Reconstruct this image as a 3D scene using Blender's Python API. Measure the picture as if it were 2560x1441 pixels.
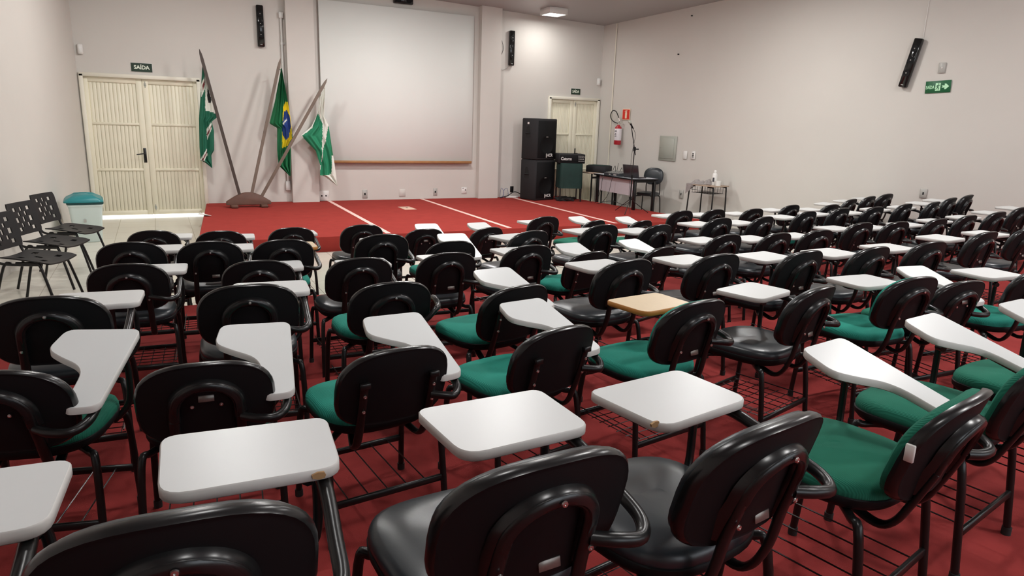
import bpy, math, random
from mathutils import Vector, Matrix
for o in list(bpy.data.objects): bpy.data.objects.remove(o)
scn = bpy.context.scene
COL = scn.collection
random.seed(7)
R = math.radians

# ------------------------------------------------------------ camera
cam_d = bpy.data.cameras.new('camera'); cam_d.sensor_width = 36.0; cam_d.lens = 1706.2/2560*36
cam_d.clip_start = .05
cam = bpy.data.objects.new('camera', cam_d); COL.objects.link(cam)
def aim(yaw, pitch, roll):
    cy, sy, cp, sp = math.cos(yaw), math.sin(yaw), math.cos(pitch), math.sin(pitch)
    fw = Vector((sy*cp, cy*cp, sp)); r0 = Vector((cy, -sy, 0)); u0 = r0.cross(fw)
    r = r0*math.cos(roll)+u0*math.sin(roll); u = u0*math.cos(roll)-r0*math.sin(roll)
    return Matrix((( r.x, u.x, -fw.x), (r.y, u.y, -fw.y), (r.z, u.z, -fw.z)))
cam.matrix_world = Matrix.Translation((0, 0, 1.761)) @ aim(R(27.560), R(-13.590), R(1.930)).to_4x4()
scn.camera = cam
# ------------------------------------------------------------ light and exposure
scn.view_settings.view_transform = 'Standard'; scn.view_settings.look = 'None'
scn.view_settings.gamma = 1; scn.view_settings.use_curve_mapping = False
scn.view_settings.exposure = 1.08
W = bpy.data.worlds.new('world'); scn.world = W; W.use_nodes = True
bg = W.node_tree.nodes['Background']; bg.inputs[0].default_value = (.86, .93, 1, 1); bg.inputs[1].default_value = 1.5
sun_d = bpy.data.lights.new('sun', 'SUN'); sun_d.energy = 9; sun_d.angle = .01; sun_d.color = (1, .96, .9)
sun = bpy.data.objects.new('sun', sun_d); COL.objects.link(sun); sun.rotation_euler = (R(-52), 0, R(12)); sun.location = (3, 20, 9)

# ------------------------------------------------------------ materials
MATS = {}
def mat(name, col, rough=.5, metal=0.0, noise=0.0, nscale=20, bump=0.0, bscale=200, spec=.5, coat=0.0, col2=None, bdist=.002, detail=3):
    m = bpy.data.materials.new(name); m.use_nodes = True; MATS[name] = m
    nt = m.node_tree; b = nt.nodes['Principled BSDF']
    b.inputs['Base Color'].default_value = (*col, 1); b.inputs['Roughness'].default_value = rough
    b.inputs['Metallic'].default_value = metal; b.inputs['Specular IOR Level'].default_value = spec
    b.inputs['Coat Weight'].default_value = coat
    tc = nt.nodes.new('ShaderNodeTexCoord')
    if noise or col2:
        n = nt.nodes.new('ShaderNodeTexNoise'); n.inputs['Scale'].default_value = nscale; n.inputs['Detail'].default_value = detail
        nt.links.new(tc.outputs['Object'], n.inputs['Vector'])
        mx = nt.nodes.new('ShaderNodeMix'); mx.data_type = 'RGBA'
        c2 = col2 or tuple(max(0, x*(1-noise)) for x in col); c1 = col if col2 else tuple(min(1, x*(1+noise)) for x in col)
        mx.inputs[6].default_value = (*c1, 1); mx.inputs[7].default_value = (*c2, 1)
        nt.links.new(n.outputs['Fac'], mx.inputs[0]); nt.links.new(mx.outputs[2], b.inputs['Base Color'])
    if bump:
        n2 = nt.nodes.new('ShaderNodeTexNoise'); n2.inputs['Scale'].default_value = bscale; n2.inputs['Detail'].default_value = 2
        nt.links.new(tc.outputs['Object'], n2.inputs['Vector'])
        bp = nt.nodes.new('ShaderNodeBump'); bp.inputs['Strength'].default_value = bump; bp.inputs['Distance'].default_value = bdist
        nt.links.new(n2.outputs['Fac'], bp.inputs['Height']); nt.links.new(bp.outputs[0], b.inputs['Normal'])
    return m
def emis(name, col, s):
    m = mat(name, (0, 0, 0)); b = m.node_tree.nodes['Principled BSDF']
    b.inputs['Emission Color'].default_value = (*col, 1); b.inputs['Emission Strength'].default_value = s
    return m
mat('wall_paint', (.60, .572, .53), .75, noise=.035, nscale=1.3, bump=.12, bscale=60)
mat('ceiling_panel', (.36, .355, .355), .4)
mat('carpet', (.26, .034, .032), .95, noise=.22, nscale=9, bump=.6, bscale=420, spec=.1, detail=6)
mat('stage_carpet', (.29, .036, .029), .95, noise=.16, nscale=7, bump=.5, bscale=420, spec=.1, detail=6)
mat('black_plastic', (.006, .006, .0068), .6, spec=.2, bump=.12, bscale=300, bdist=.0006)
mat('black_rim', (.0085, .0085, .009), .26, spec=.5)
mat('black_vinyl', (.018, .024, .029), .34, spec=.6, noise=.2, nscale=6, bump=.15, bscale=350, bdist=.0006)
mat('black_metal', (.008, .0078, .008), .3, spec=.4, bump=.15, bscale=90, bdist=.0008)
mat('rubber', (.012, .012, .012), .7)
mat('green_cloth', (.024, .27, .205), .85, noise=.12, nscale=10, bump=.7, bscale=500, spec=.2)
mat('dark_green_cloth', (.016, .155, .10), .85, noise=.14, nscale=9, bump=.7, bscale=500, spec=.2)
mat('green_piping', (.2, .26, .22), .6)
mat('white_laminate', (.66, .675, .67), .33)
mat('white_edge', (.60, .585, .56), .45)
mat('cream_laminate', (.72, .58, .40), .38, noise=.05, nscale=40)
mat('orange_edge', (.50, .21, .045), .5, noise=.2, nscale=30)
mat('chip_wood', (.40, .24, .11), .8)
mat('steel', (.60, .59, .57), .28, metal=1)
mat('plate', (.24, .22, .20), .38, metal=.7, noise=.25, nscale=120)
mat('door_paint', (.78, .74, .585), .48, noise=.04, nscale=3)
mat('door_frame_paint', (.76, .73, .62), .5, noise=.05, nscale=3)
mat('board', (.73, .745, .71), .55, spec=.25, noise=.015, nscale=2)
mat('ledge_wood', (.36, .18, .07), .5, noise=.25, nscale=9)
mat('stand_wood', (.10, .042, .026), .6, noise=.35, nscale=10)
mat('pole_wood', (.135, .095, .07), .6, noise=.3, nscale=8)
mat('pole_dark', (.042, .025, .017), .6, noise=.3, nscale=8)
mat('white_plastic', (.74, .73, .70), .4)
mat('grey_plastic', (.42, .41, .38), .45)
mat('dark_hole', (.008, .008, .008), .8)
mat('grey_metal', (.37, .38, .33), .45)
mat('sign_green', (.005, .026, .011), .5)
mat('sign_bright_green', (.006, .105, .035), .5)
mat('sign_letter', (.78, .84, .72), .5)
mat('sign_letter_green', (.50, .85, .55), .5)
mat('sign_red', (.62, .025, .012), .5)
mat('sign_cream', (.85, .66, .48), .5)
mat('ext_red', (.42, .02, .03), .3)
mat('paper', (.72, .68, .70), .6, noise=.12, nscale=60)
mat('ink', (.05, .05, .06), .7)
mat('speaker_paint', (.020, .0195, .021), .75, spec=.3, bump=.5, bscale=300)
mat('speaker_grille', (.006, .006, .0065), .7, spec=.2, bump=.5, bscale=500)
mat('gloss_black', (.006, .006, .006), .12)
mat('logo_white', (.72, .72, .70), .4)
mat('amp_cloth', (.006, .030, .024), .8, noise=.3, nscale=8)
mat('bin_body', (.66, .77, .74), .4)
mat('bin_lid', (.012, .20, .215), .4)
mat('bin_lid_dark', (.006, .055, .055), .5)
mat('poly_black', (.011, .0112, .012), .45, spec=.3, bump=.2, bscale=250, bdist=.0006)
mat('white_hole', (.70, .70, .68), .6)
mat('tape', (.80, .52, .47), .7)
mat('cream_plate', (.62, .42, .32), .5)
mat('rag', (.30, .27, .26), .9, noise=.5, nscale=14)
mat('desk_top', (.50, .52, .56), .4)
mat('desk_panel', (.55, .52, .55), .5)
mat('laptop', (.02, .016, .019), .35)
mat('mixer', (.03, .036, .042), .45)
mat('wood_top', (.36, .27, .20), .5, noise=.2, nscale=10)
mat('yellow', (.80, .62, .01), .75, bump=.2, bscale=200)
mat('flag_green', (.005, .145, .05), .75, noise=.08, nscale=8, bump=.2, bscale=300)
mat('flag_green_dark', (.006, .12, .065), .75, noise=.1, nscale=8)
mat('flag_green_light', (.012, .21, .10), .75, noise=.1, nscale=8)
mat('flag_white', (.72, .73, .66), .75, noise=.04, nscale=8)
mat('flag_blue', (.012, .045, .22), .75)
mat('flag_red', (.16, .02, .025), .75)
mat('pipe_white', (.66, .66, .63), .4)
mat('outdoor', (.8, .8, .76), .9)
emis('lamp_glow', (1, .98, .94), 7)
# floor tiles with grout
m = mat('tile', (.60, .575, .50), .16); nt = m.node_tree; b = nt.nodes['Principled BSDF']
tc = nt.nodes.new('ShaderNodeTexCoord'); mp = nt.nodes.new('ShaderNodeMapping'); mp.inputs['Location'].default_value = (.59+.505*8, .12, 0)
br = nt.nodes.new('ShaderNodeTexBrick'); br.offset = 0; br.inputs['Scale'].default_value = 1
br.inputs['Brick Width'].default_value = .505; br.inputs['Row Height'].default_value = .505; br.inputs['Mortar Size'].default_value = .0035
br.inputs['Color1'].default_value = (.60, .57, .49, 1); br.inputs['Color2'].default_value = (.56, .535, .465, 1); br.inputs['Mortar'].default_value = (.30, .27, .22, 1)
nt.links.new(tc.outputs['Object'], mp.inputs[0]); nt.links.new(mp.outputs[0], br.inputs['Vector']); nt.links.new(br.outputs['Color'], b.inputs['Base Color'])
# woven seat cloth
for nm in ('green_cloth', 'dark_green_cloth'):
    nt = MATS[nm].node_tree; b = nt.nodes['Principled BSDF']
    tc = nt.nodes.new('ShaderNodeTexCoord'); w = nt.nodes.new('ShaderNodeTexWave'); w.inputs['Scale'].default_value = 70; w.bands_direction = 'X'
    bp = nt.nodes.new('ShaderNodeBump'); bp.inputs['Strength'].default_value = .5; bp.inputs['Distance'].default_value = .0015
    nt.links.new(tc.outputs['Object'], w.inputs['Vector']); nt.links.new(w.outputs['Fac'], bp.inputs['Height']); nt.links.new(bp.outputs[0], b.inputs['Normal'])

# ------------------------------------------------------------ mesh tools
class MB:
    def __init__(s): s.v = []; s.f = []; s.m = []; s.sm = []
    def add(s, vs, fs, mi=0, smooth=True):
        k = len(s.v); s.v += [tuple(p) for p in vs]
        for f in fs: s.f.append([i+k for i in f]); s.m.append(mi); s.sm.append(smooth)
        return s
    def box(s, c, d, mi=0, rz=0, bev=0.0, rx=0, ry=0):
        hx, hy, hz = d[0]/2, d[1]/2, d[2]/2
        M = Matrix.Rotation(rz, 3, 'Z') @ Matrix.Rotation(ry, 3, 'Y') @ Matrix.Rotation(rx, 3, 'X'); C = Vector(c)
        if not bev:
            vs = [M @ Vector((x*hx, y*hy, z*hz))+C for z in (-1, 1) for y in (-1, 1) for x in (-1, 1)]
            return s.add(vs, [(0, 2, 3, 1), (4, 5, 7, 6), (0, 1, 5, 4), (2, 6, 7, 3), (0, 4, 6, 2), (1, 3, 7, 5)], mi, False)
        b = min(bev, hx*.9, hy*.9, hz*.9); vs = []; idx = {}
        for a in (-1, 1):
            for bb in (-1, 1):
                for cc in (-1, 1):
                    for ax in range(3):
                        p = [a*(hx-b), bb*(hy-b), cc*(hz-b)]; p[ax] = (a, bb, cc)[ax]*(hx, hy, hz)[ax]
                        idx[(a, bb, cc, ax)] = len(vs); vs.append(M @ Vector(p)+C)
        fs = []; g = lambda *k: idx[k]
        for sx in (-1, 1):
            fs += [[g(sx, -1, -1, 0), g(sx, 1, -1, 0), g(sx, 1, 1, 0), g(sx, -1, 1, 0)][::sx], [g(-1, sx, -1, 1), g(-1, sx, 1, 1), g(1, sx, 1, 1), g(1, sx, -1, 1)][::sx], [g(-1, -1, sx, 2), g(1, -1, sx, 2), g(1, 1, sx, 2), g(-1, 1, sx, 2)][::sx]]
        for a in (-1, 1):
            for bb in (-1, 1):
                fs += [[g(a, bb, -1, 0), g(a, bb, 1, 0), g(a, bb, 1, 1), g(a, bb, -1, 1)][::-a*bb], [g(a, -1, bb, 0), g(a, 1, bb, 0), g(a, 1, bb, 2), g(a, -1, bb, 2)][::a*bb], [g(-1, a, bb, 1), g(1, a, bb, 1), g(1, a, bb, 2), g(-1, a, bb, 2)][::-a*bb]]
                for cc in (-1, 1): fs.append([g(a, bb, cc, 0), g(a, bb, cc, 1), g(a, bb, cc, 2)][::a*bb*cc])
        return s.add(vs, fs, mi, False)
    def tube(s, pts, r, n=8, mi=0, sub=5, flat=1.0, cap=True, up=None):
        P = [Vector(p) for p in pts]
        if sub > 1 and len(P) > 2:
            Q = []
            for i in range(len(P)-1):
                p0 = P[max(i-1, 0)]; p1 = P[i]; p2 = P[i+1]; p3 = P[min(i+2, len(P)-1)]
                for k in range(sub):
                    t = k/sub
                    Q.append(.5*((2*p1)+(p2-p0)*t+(2*p0-5*p1+4*p2-p3)*t*t+(3*p1-p0-3*p2+p3)*t**3))
            P = Q+[P[-1]]
        rr = r if isinstance(r, (list, tuple)) else None
        vs = []; prev = None
        for i, p in enumerate(P):
            t = (P[min(i+1, len(P)-1)]-P[max(i-1, 0)]).normalized()
            a = prev if prev is not None else Vector(up or ((0, 0, 1) if abs(t.z) < .9 else (0, 1, 0)))
            u = (a-t*a.dot(t)).normalized(); w = t.cross(u); prev = u
            ri = r if rr is None else rr[0]+(rr[1]-rr[0])*i/(len(P)-1)
            for k in range(n):
                th = 2*math.pi*k/n; vs.append(p+u*(ri*flat*math.cos(th))+w*(ri*math.sin(th)))
        fs = [(i*n+k, i*n+(k+1) % n, (i+1)*n+(k+1) % n, (i+1)*n+k) for i in range(len(P)-1) for k in range(n)]
        s.add(vs, fs, mi, True)
        if cap:
            k0 = len(s.v)-len(vs); s.f.append([k0+k for k in range(n)][::-1]); s.m.append(mi); s.sm.append(False)
            s.f.append([k0+(len(P)-1)*n+k for k in range(n)]); s.m.append(mi); s.sm.append(False)
        return s
    def rings(s, rings, mi=0, cap0=True, cap1=True, smooth=True):
        n = len(rings[0]); vs = [p for r in rings for p in r]
        fs = [(i*n+k, i*n+(k+1) % n, (i+1)*n+(k+1) % n, (i+1)*n+k) for i in range(len(rings)-1) for k in range(n)]
        if cap0: fs.append(tuple(range(n))[::-1])
        if cap1: fs.append(tuple((len(rings)-1)*n+k for k in range(n)))
        return s.add(vs, fs, mi, smooth)
    def lathe(s, prof, c=(0, 0, 0), n=24, mi=0, M=None):
        M = M or Matrix.Identity(3); C = Vector(c)
        return s.rings([[M @ Vector((r*math.cos(2*math.pi*k/n), r*math.sin(2*math.pi*k/n), z))+C for k in range(n)] for r, z in prof], mi)
    def prism(s, out, z0, z1, mi=0, mside=None, bev=.004, f=None):
        f = f or (lambda p: p); n = len(out)
        cx = sum(p[0] for p in out)/n; cy = sum(p[1] for p in out)/n
        def ins(d):
            o = []
            for i in range(n):
                a = Vector(out[i-1]); b_ = Vector(out[i]); c_ = Vector(out[(i+1) % n])
                t = ((b_-a).normalized()+(c_-b_).normalized())
                t = t.normalized() if t.length > 1e-6 else (b_-a).normalized()
                o.append((b_.x-t.y*d, b_.y+t.x*d))
            return o
        i1 = ins(bev)
        mk = lambda o, z: [f((p[0], p[1], z)) for p in o]
        ms = mi if mside is None else mside
        s.rings([mk(i1, z0), mk(out, z0+bev), mk(out, z1-bev), mk(i1, z1)], ms, True, False)
        s.add(mk(i1, z1), [tuple(range(n))], mi, False)
        return s
    def mesh(s, name, mats):
        me = bpy.data.meshes.new(name); me.from_pydata(s.v, [], s.f)
        for mm in mats: me.materials.append(MATS[mm])
        me.polygons.foreach_set('material_index', s.m); me.polygons.foreach_set('use_smooth', s.sm)
        me.update(); me.set_sharp_from_angle(angle=R(50))
        return me
    def build(s, name, mats, parent=None):
        if isinstance(mats, str): mats = [mats]
        o = bpy.data.objects.new(name, s.mesh(name, mats)); COL.objects.link(o)
        if parent: o.parent = parent
        return o
def rounded(pts, r, k=5):
    out = []; n = len(pts); rs = r if isinstance(r, (list, tuple)) else [r]*n
    for i in range(n):
        a, b_, c_ = Vector(pts[i-1]), Vector(pts[i]), Vector(pts[(i+1) % n]); rr = rs[i]
        if rr <= 0: out.append((b_.x, b_.y)); continue
        d1 = (a-b_).normalized(); d2 = (c_-b_).normalized(); L = min(rr, (a-b_).length*.49, (c_-b_).length*.49)
        p1 = b_+d1*L; p2 = b_+d2*L
        for j in range(k+1):
            t = j/k; q = (1-t)**2*p1+2*t*(1-t)*b_+t*t*p2; out.append((q.x, q.y))
    return out
def tag(o, label=None, cat=None, group=None, kind=None):
    if label: o['label'] = label
    if cat: o['category'] = cat
    if group: o['group'] = group
    if kind: o['kind'] = kind
    return o
def thing(name, label, cat, loc=(0, 0, 0), rz=0, group=None):
    o = bpy.data.objects.new(name, None); COL.objects.link(o); o.location = loc; o.rotation_euler = (0, 0, rz); o.empty_display_size = .1
    return tag(o, label, cat, group)
def struct(o, label=None, cat=None): return tag(o, label, cat, None, 'structure')
def dup(root, name=None):
    r = root.copy(); COL.objects.link(r)
    for ch in list(root.children):
        c = ch.copy(); COL.objects.link(c); c.parent = r
        for g in list(ch.children):
            d = g.copy(); COL.objects.link(d); d.parent = c
    return r
def text(name, body, size, matname, parent, M, extrude=.0008, sx=1.0, bold=0.0):
    cu = bpy.data.curves.new(name, 'FONT'); cu.body = body; cu.size = size; cu.extrude = extrude; cu.align_x = 'CENTER'; cu.align_y = 'CENTER'; cu.offset = bold
    t = bpy.data.objects.new('tmp_text', cu); COL.objects.link(t)
    dg = bpy.context.evaluated_depsgraph_get(); dg.update()
    me = bpy.data.meshes.new_from_object(t.evaluated_get(dg)); bpy.data.objects.remove(t)
    me.transform(M @ Matrix.Diagonal((sx, 1, 1, 1))); me.materials.clear(); me.materials.append(MATS[matname])
    o = bpy.data.objects.new(name, me); COL.objects.link(o); o.parent = parent
    return o
FACE_FRONT = Matrix(((1, 0, 0, 0), (0, 0, -1, 0), (0, 1, 0, 0), (0, 0, 0, 1)))   # text lying in the x-z plane, read from -y
def at(x, y, z): return Matrix.Translation((x, y, z))
# ------------------------------------------------------------ the room
D = 13.2; XL = -.99; XR = 8.928; FL = math.tan(R(8)); FLL = math.tan(R(6.5))
YB = -4.2
def wall_x(y): return XR+FL*(D-y)
def left_x(y): return XL-FLL*(D-y)
def ceil_z(x, y): return 3.89-.03*(x-XR)+.055*(D-y)
def ramp(x, y=0):
    t = min(1, max(0, (9.2-y)/1.8)); return .05*max(0, x-6.5)*t
TIER = [(6.27, .15), (3.82, .28), (1.87, .41)]            # front edges and heights of the carpeted steps
def floor_z(x, y):
    z = 0
    for e, h in TIER:
        if y < e: z = h
    return z+ramp(x, y)
HS = .203
# floor: tiles, gently rising towards the right wall
b = MB(); ys = [13.9, 13.2, 9.2, 8.6, 8.0, 7.4, 6.2, 2, YB]; xs = [-3.4, 6.5, 8, 10.9]
for y in ys:
    for x in xs: b.v.append((x, y, ramp(x, y)))
for i in range(len(ys)-1):
    for j in range(3):
        k = i*4+j; b.f.append([k+4, k+5, k+1, k]); b.m.append(0); b.sm.append(False)
for i in range(len(ys)-1): pass
n0 = len(b.v); b.v += [(x, y, -.12) for y in ys for x in xs]
for i in range(len(ys)-1):
    for j in range(3):
        k = n0+i*4+j; b.f.append([k, k+1, k+5, k+4]); b.m.append(0); b.sm.append(False)
struct(b.build('floor', 'tile'), 'pale cream tiled floor with thin grey grout lines', 'floor')
# carpeted seating steps
for i, (e, h) in enumerate(TIER):
    ye = TIER[i+1][0]-.02 if i < 2 else YB
    b = MB(); b.tube
    xs = [left_x(ye), 6.5, wall_x(ye)+.02]; xf = [left_x(e), 6.5, wall_x(e)+.02]
    vs = []
    for (xa, y) in ((xf, e), (xs, ye)):
        for x in xa: vs += [(x, y, h+ramp(x, y)), (x, y, -.05)]
    fs = []
    for j in range(2): fs += [(2*j, 6+2*j, 8+2*j, 2+2*j), (2*j+1, 2*j, 2*j+2, 2*j+3), (6+2*j, 7+2*j, 9+2*j, 8+2*j)]
    b.add(vs, fs, 0, False)
    struct(b.build('seating_step', 'carpet'), ['lowest', 'middle', 'uppermost'][i]+' red carpeted seating step under the rows of chairs', 'step')
b = MB(); b.box((0, 0, .0015), (.07, .9, .003)); o = b.build('floor_tape', 'pipe_white'); o.location = (1.36, 5.80, .15); tag(o, 'short white tape strip on the lowest carpeted step between the chairs', 'tape')
# stage
b = MB(); out = [(.74, D), (8.02, D), (8.56, 9.13), (.38, 9.13)]
b.prism(out[::-1], -.02, HS, 0, bev=.006)
struct(b.build('stage', 'stage_carpet'), 'low red carpeted stage along the front wall', 'stage')
# walls
def wall(name, a, c, thick, holes=(), label=''):
    # vertical wall from a to c (xy); holes are (s0, s1, z0, z1) along its length; thickness to the left of a->c
    A = Vector(a); C = Vector(c); L = (C-A).length; t = (C-A)/L; nrm = Vector((-t.y, t.x))
    ss = sorted({0, L, *[h[0] for h in holes], *[h[1] for h in holes]}); zs = sorted({-.1, 5.2, *[h[2] for h in holes], *[h[3] for h in holes]})
    b = MB()
    for i in range(len(ss)-1):
        for j in range(len(zs)-1):
            sm = (ss[i]+ss[i+1])/2; zm = (zs[j]+zs[j+1])/2
            if any(h[0] < sm < h[1] and h[2] < zm < h[3] for h in holes): continue
            P = A+t*sm+nrm*(thick/2)
            b.box((P.x, P.y, zm), (ss[i+1]-ss[i], thick, zs[j+1]-zs[j]), rz=math.atan2(t.y, t.x))
    return struct(b.build(name, 'wall_paint'), label, 'wall')
D1 = (-.96, .75, 2.30); D2 = (7.64, 8.90, 2.33)
wall('wall_front', (XL-.3, D), (XR+.3, D), .16, [(D1[0]-XL+.3, D1[1]-XL+.3, -.1, D1[2]), (D2[0]-XL+.3, D2[1]-XL+.3, -.1, D2[2])], 'pinkish beige front wall behind the stage')
wall('wall_right', (XR, D+.1), (wall_x(YB), YB), .16, label='bare beige right wall')
wall('wall_left', (left_x(YB), YB), (XL, D+.1), .16, label='bare grey beige left wall')
# the rear of the hall: a wall with a wide band of window openings that lets the daylight in
W0, W1 = left_x(YB)-.2, wall_x(YB)+.2
wb = wall('wall_back', (W1, YB), (W0, YB), .16, [(.9, 3.6, 1.7, 3.9), (4.2, 7.2, 1.7, 3.9), (7.8, 10.8, 1.7, 3.9)], 'rear wall with wide window openings')
# ceiling
b = MB(); xs = [left_x(YB)-.3, 4, wall_x(YB)+.3]; ys = [D+.2, YB-.2]; vs = []
for dz in (0, .1):
    for y in ys:
        for x in xs: vs.append((x, y, ceil_z(x, y)+dz))
b.add(vs, [(0, 1, 4, 3), (1, 2, 5, 4), (9, 10, 7, 6), (10, 11, 8, 7), (0, 6, 7, 1), (1, 7, 8, 2), (3, 4, 10, 9), (4, 5, 11, 10), (0, 3, 9, 6), (2, 8, 11, 5)], 0, False)
struct(b.build('ceiling', 'ceiling_panel'), 'smooth grey ceiling', 'ceiling')
# pilasters on the front wall
for k, (x0, x1) in enumerate(((2.20, 2.68), (5.945, 6.39))):
    b = MB(); b.box(((x0+x1)/2, D-.075, 2.15), (x1-x0, .15, 3.93))
    struct(b.build('trim_%d' % (k+1), 'wall_paint'), ['pilaster left of the whiteboard', 'pilaster right of the whiteboard'][k], 'pilaster')
# plaster joint on the right wall near the corner
b = MB(); y = 12.78; b.box((wall_x(y)-.004, y, 1.98), (.012, .025, 3.84), rz=R(8)); struct(b.build('trim_3', 'door_frame_paint'), 'narrow vertical cover strip on the right wall near the corner', 'trim')
# ground outside, seen as a bright line under the doors
b = MB(); b.box((4, D+3.3, -.16), (16, 6.1, .1)); struct(b.build('ground_outside', 'outdoor'), 'sunlit paving outside the front doors', 'ground')

# double doors of ribbed sheet metal
def double_door(name, x0, x1, zt, label, handle):
    root = thing(name, label, 'door', ((x0+x1)/2, D, 0)); struct(root); w = x1-x0; hw = w/2
    b = MB(); fw = .06
    b.box((-hw-.005+fw/2-.02, -.01, zt/2), (fw, .07, zt), bev=.004); b.box((hw+.005-fw/2+.02, -.01, zt/2), (fw, .07, zt), bev=.004)
    b.box((0, -.01, zt-.005), (w+.04, .07, fw), bev=.004)
    b.build('door_frame', 'door_frame_paint', root)
    zb = .032; z1 = zt-.003
    for s in (-1, 1):
        lw = hw-.003; cx = s*(lw/2+.0015); e = .09
        b = MB()
        for zz in (zb, zb+(z1-zb)*.335, zb+(z1-zb)*.665, z1):
            first = zz in (zb, z1); hh = (.11 if zz == z1 else .075) if first else .04
            zc = zz+(hh/2 if zz == zb else -hh/2 if zz == z1 else 0)
            b.box((cx, .03, zc), (lw, .036, hh), bev=.004)
        for q in (-1, 1): b.box((cx+q*(lw-e)/2, .03, (zb+z1)/2), (e, .038, z1-zb), bev=.004)
        lf = b.build('door_leaf', 'door_paint', root)
        b = MB(); n = 12; pw = (lw-2*e)/n                                  # ribbed infill sheet
        for i in range(n):
            xx = cx-(lw-2*e)/2+pw*(i+.5); b.box((xx, .036, (zb+z1)/2), (pw-.0045, .012, z1-zb-.02), bev=.002)
        b.box((cx, .046, (zb+z1)/2), (lw-2*e, .006, z1-zb-.02))
        b.build('ribbed_sheet', 'door_paint', lf)
        if s == 1:
            b = MB(); b.box((0, .056, (zb+z1)/2), (.05, .008, z1-zb)); b.build('light_block_strip', 'door_paint', lf)  # added strip hidden behind the leaves, blocks daylight through the centre gap
            for zz, nm in ((z1-.12, 'bolt'), (zb+.12, 'bolt')):
                b = MB(); b.tube([(.045, .012, zz-.05), (.045, .012, zz+.05)], .008, 8); b.box((.045, .014, zz), (.035, .012, .05), bev=.003); b.build(nm, 'grey_metal', lf)
        if s == -1 and handle:
            b = MB(); b.box((-.045, .006, 1.03), (.045, .012, .24), bev=.004); b.tube([(-.045, 0, 1.06), (-.045, -.045, 1.06), (-.07, -.055, 1.06), (-.17, -.055, 1.045)], .009, 8); b.tube([(-.045, 0, .97), (-.045, -.012, .97)], .012, 10)
            b.build('door_handle', 'black_metal', lf)
    return root
double_door('door_1', D1[0], D1[1], D1[2], 'cream ribbed metal double door at the left of the front wall', True)
double_door('door_2', D2[0], D2[1], D2[2], 'cream ribbed metal double door behind the loudspeakers', False)

# ------------------------------------------------------------ ceiling lamps
def lamp(x, y, label, watt=34):
    z = ceil_z(x, y); r = thing('ceiling_light', label, 'lamp', (x, y, z), 0, 'square surface mounted ceiling lights')
    b = MB(); s = .19
    for q in (-1, 1): b.box((q*s, 0, -.05), (.02, 2*s+.02, .12), bev=.003); b.box((0, q*s, -.05), (2*s-.02, .02, .12), bev=.003)
    b.box((0, 0, -.01), (2*s-.02, 2*s-.02, .02)); b.build('frame', 'white_plastic', r)
    b = MB(); b.box((0, 0, -.088), (2*s-.022, 2*s-.022, .012)); b.build('diffuser', 'lamp_glow', r)
    ld = bpy.data.lights.new('lamp_light', 'AREA'); ld.shape = 'SQUARE'; ld.size = .36; ld.energy = watt; ld.color = (1, .985, .965)
    lo = bpy.data.objects.new('lamp_light', ld); COL.objects.link(lo); lo.parent = r; lo.location = (0, 0, -.12)
lamp(7.25, 12.5, 'square white ceiling light near the front right corner', 7)
for i, (x, y) in enumerate([(3.9, 10.3), (.6, 10.3), (7.4, 7.6), (3.9, 7.6), (.6, 7.6), (7.6, 3.4), (4.2, 3.4), (.6, 3.4), (7.8, -.6), (4.2, -.6), (.6, -.6)]):
    lamp(x, y, 'square white ceiling light, %s in the %s row of lights' % (['middle', 'left', 'right', 'middle', 'left', 'right', 'middle', 'left', 'right', 'middle', 'left'][i], ['front', 'front', 'second', 'second', 'second', 'third', 'third', 'third', 'rear', 'rear', 'rear'][i]), (30 if y > 10 else 14) if x < 1 else 55 if y > 10 else 36)
# ------------------------------------------------------------ things on the front wall
r = thing('whiteboard', 'large blank whiteboard with a brown wooden ledge on the front wall', 'whiteboard', (4.30, D-.03, 0))
b = MB(); b.box((0, -.02, 2.375), (3.03, .036, 2.82), bev=.004); b.build('board_panel', 'board', r)
b = MB(); b.box((0, -.045, .935), (2.98, .09, .028), bev=.004); b.box((0, -.085, .948), (2.98, .012, .045), bev=.003); b.build('ledge', 'ledge_wood', r)
def exit_sign(x, z, w, h, label):
    r = thing('exit_sign', label, 'sign', (x, D, z))
    b = MB(); b.box((0, -.006, 0), (w+.008, .008, h+.008), bev=.002); b.build('backing', 'white_plastic', r)
    b = MB(); b.box((0, -.011, 0), (w, .004, h)); b.build('panel', 'sign_green', r)
    text('lettering', 'SAÍDA', h*.62, 'sign_letter', r, at(0, -.014, -h*.01) @ FACE_FRONT, sx=w/.30*.96*.13/h*1.02, bold=.0022)
exit_sign(-.085, 2.445, .305, .135, 'dark green exit sign above the left double door')
exit_sign(8.29, 2.475, .235, .125, 'dark green exit sign above the right double door')
def tower_speaker(loc, rz, tilt, label):
    r = thing('wall_speaker', label, 'speaker', loc, rz, 'slim tower speakers on the walls'); r.rotation_euler = (tilt[0], tilt[1], rz)
    b = MB(); b.box((0, -.045, 0), (.115, .075, .68), bev=.012); b.build('cabinet', 'gloss_black', r)
    for zz in (.20, .04, -.14):
        b = MB(); b.lathe([(.046, 0), (.048, .004), (.04, .004), (.012, -.006), (.004, -.002)], (0, -.084, zz), 20, M=Matrix.Rotation(R(90), 3, 'X')); b.build('cone', 'speaker_grille', r)
        b = MB(); b.lathe([(.0, .003), (.009, .003), (.006, .008), (.0, .009)], (0, -.086, zz), 12, M=Matrix.Rotation(R(90), 3, 'X')); b.build('dust_cap', 'grey_plastic', r)
    b = MB(); b.box((0, -.085, -.305), (.035, .003, .008)); b.build('badge', 'grey_plastic', r)
    b = MB(); b.box((0, -.004, 0), (.06, .022, .12), bev=.004); b.build('bracket', 'black_metal', r)
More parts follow.
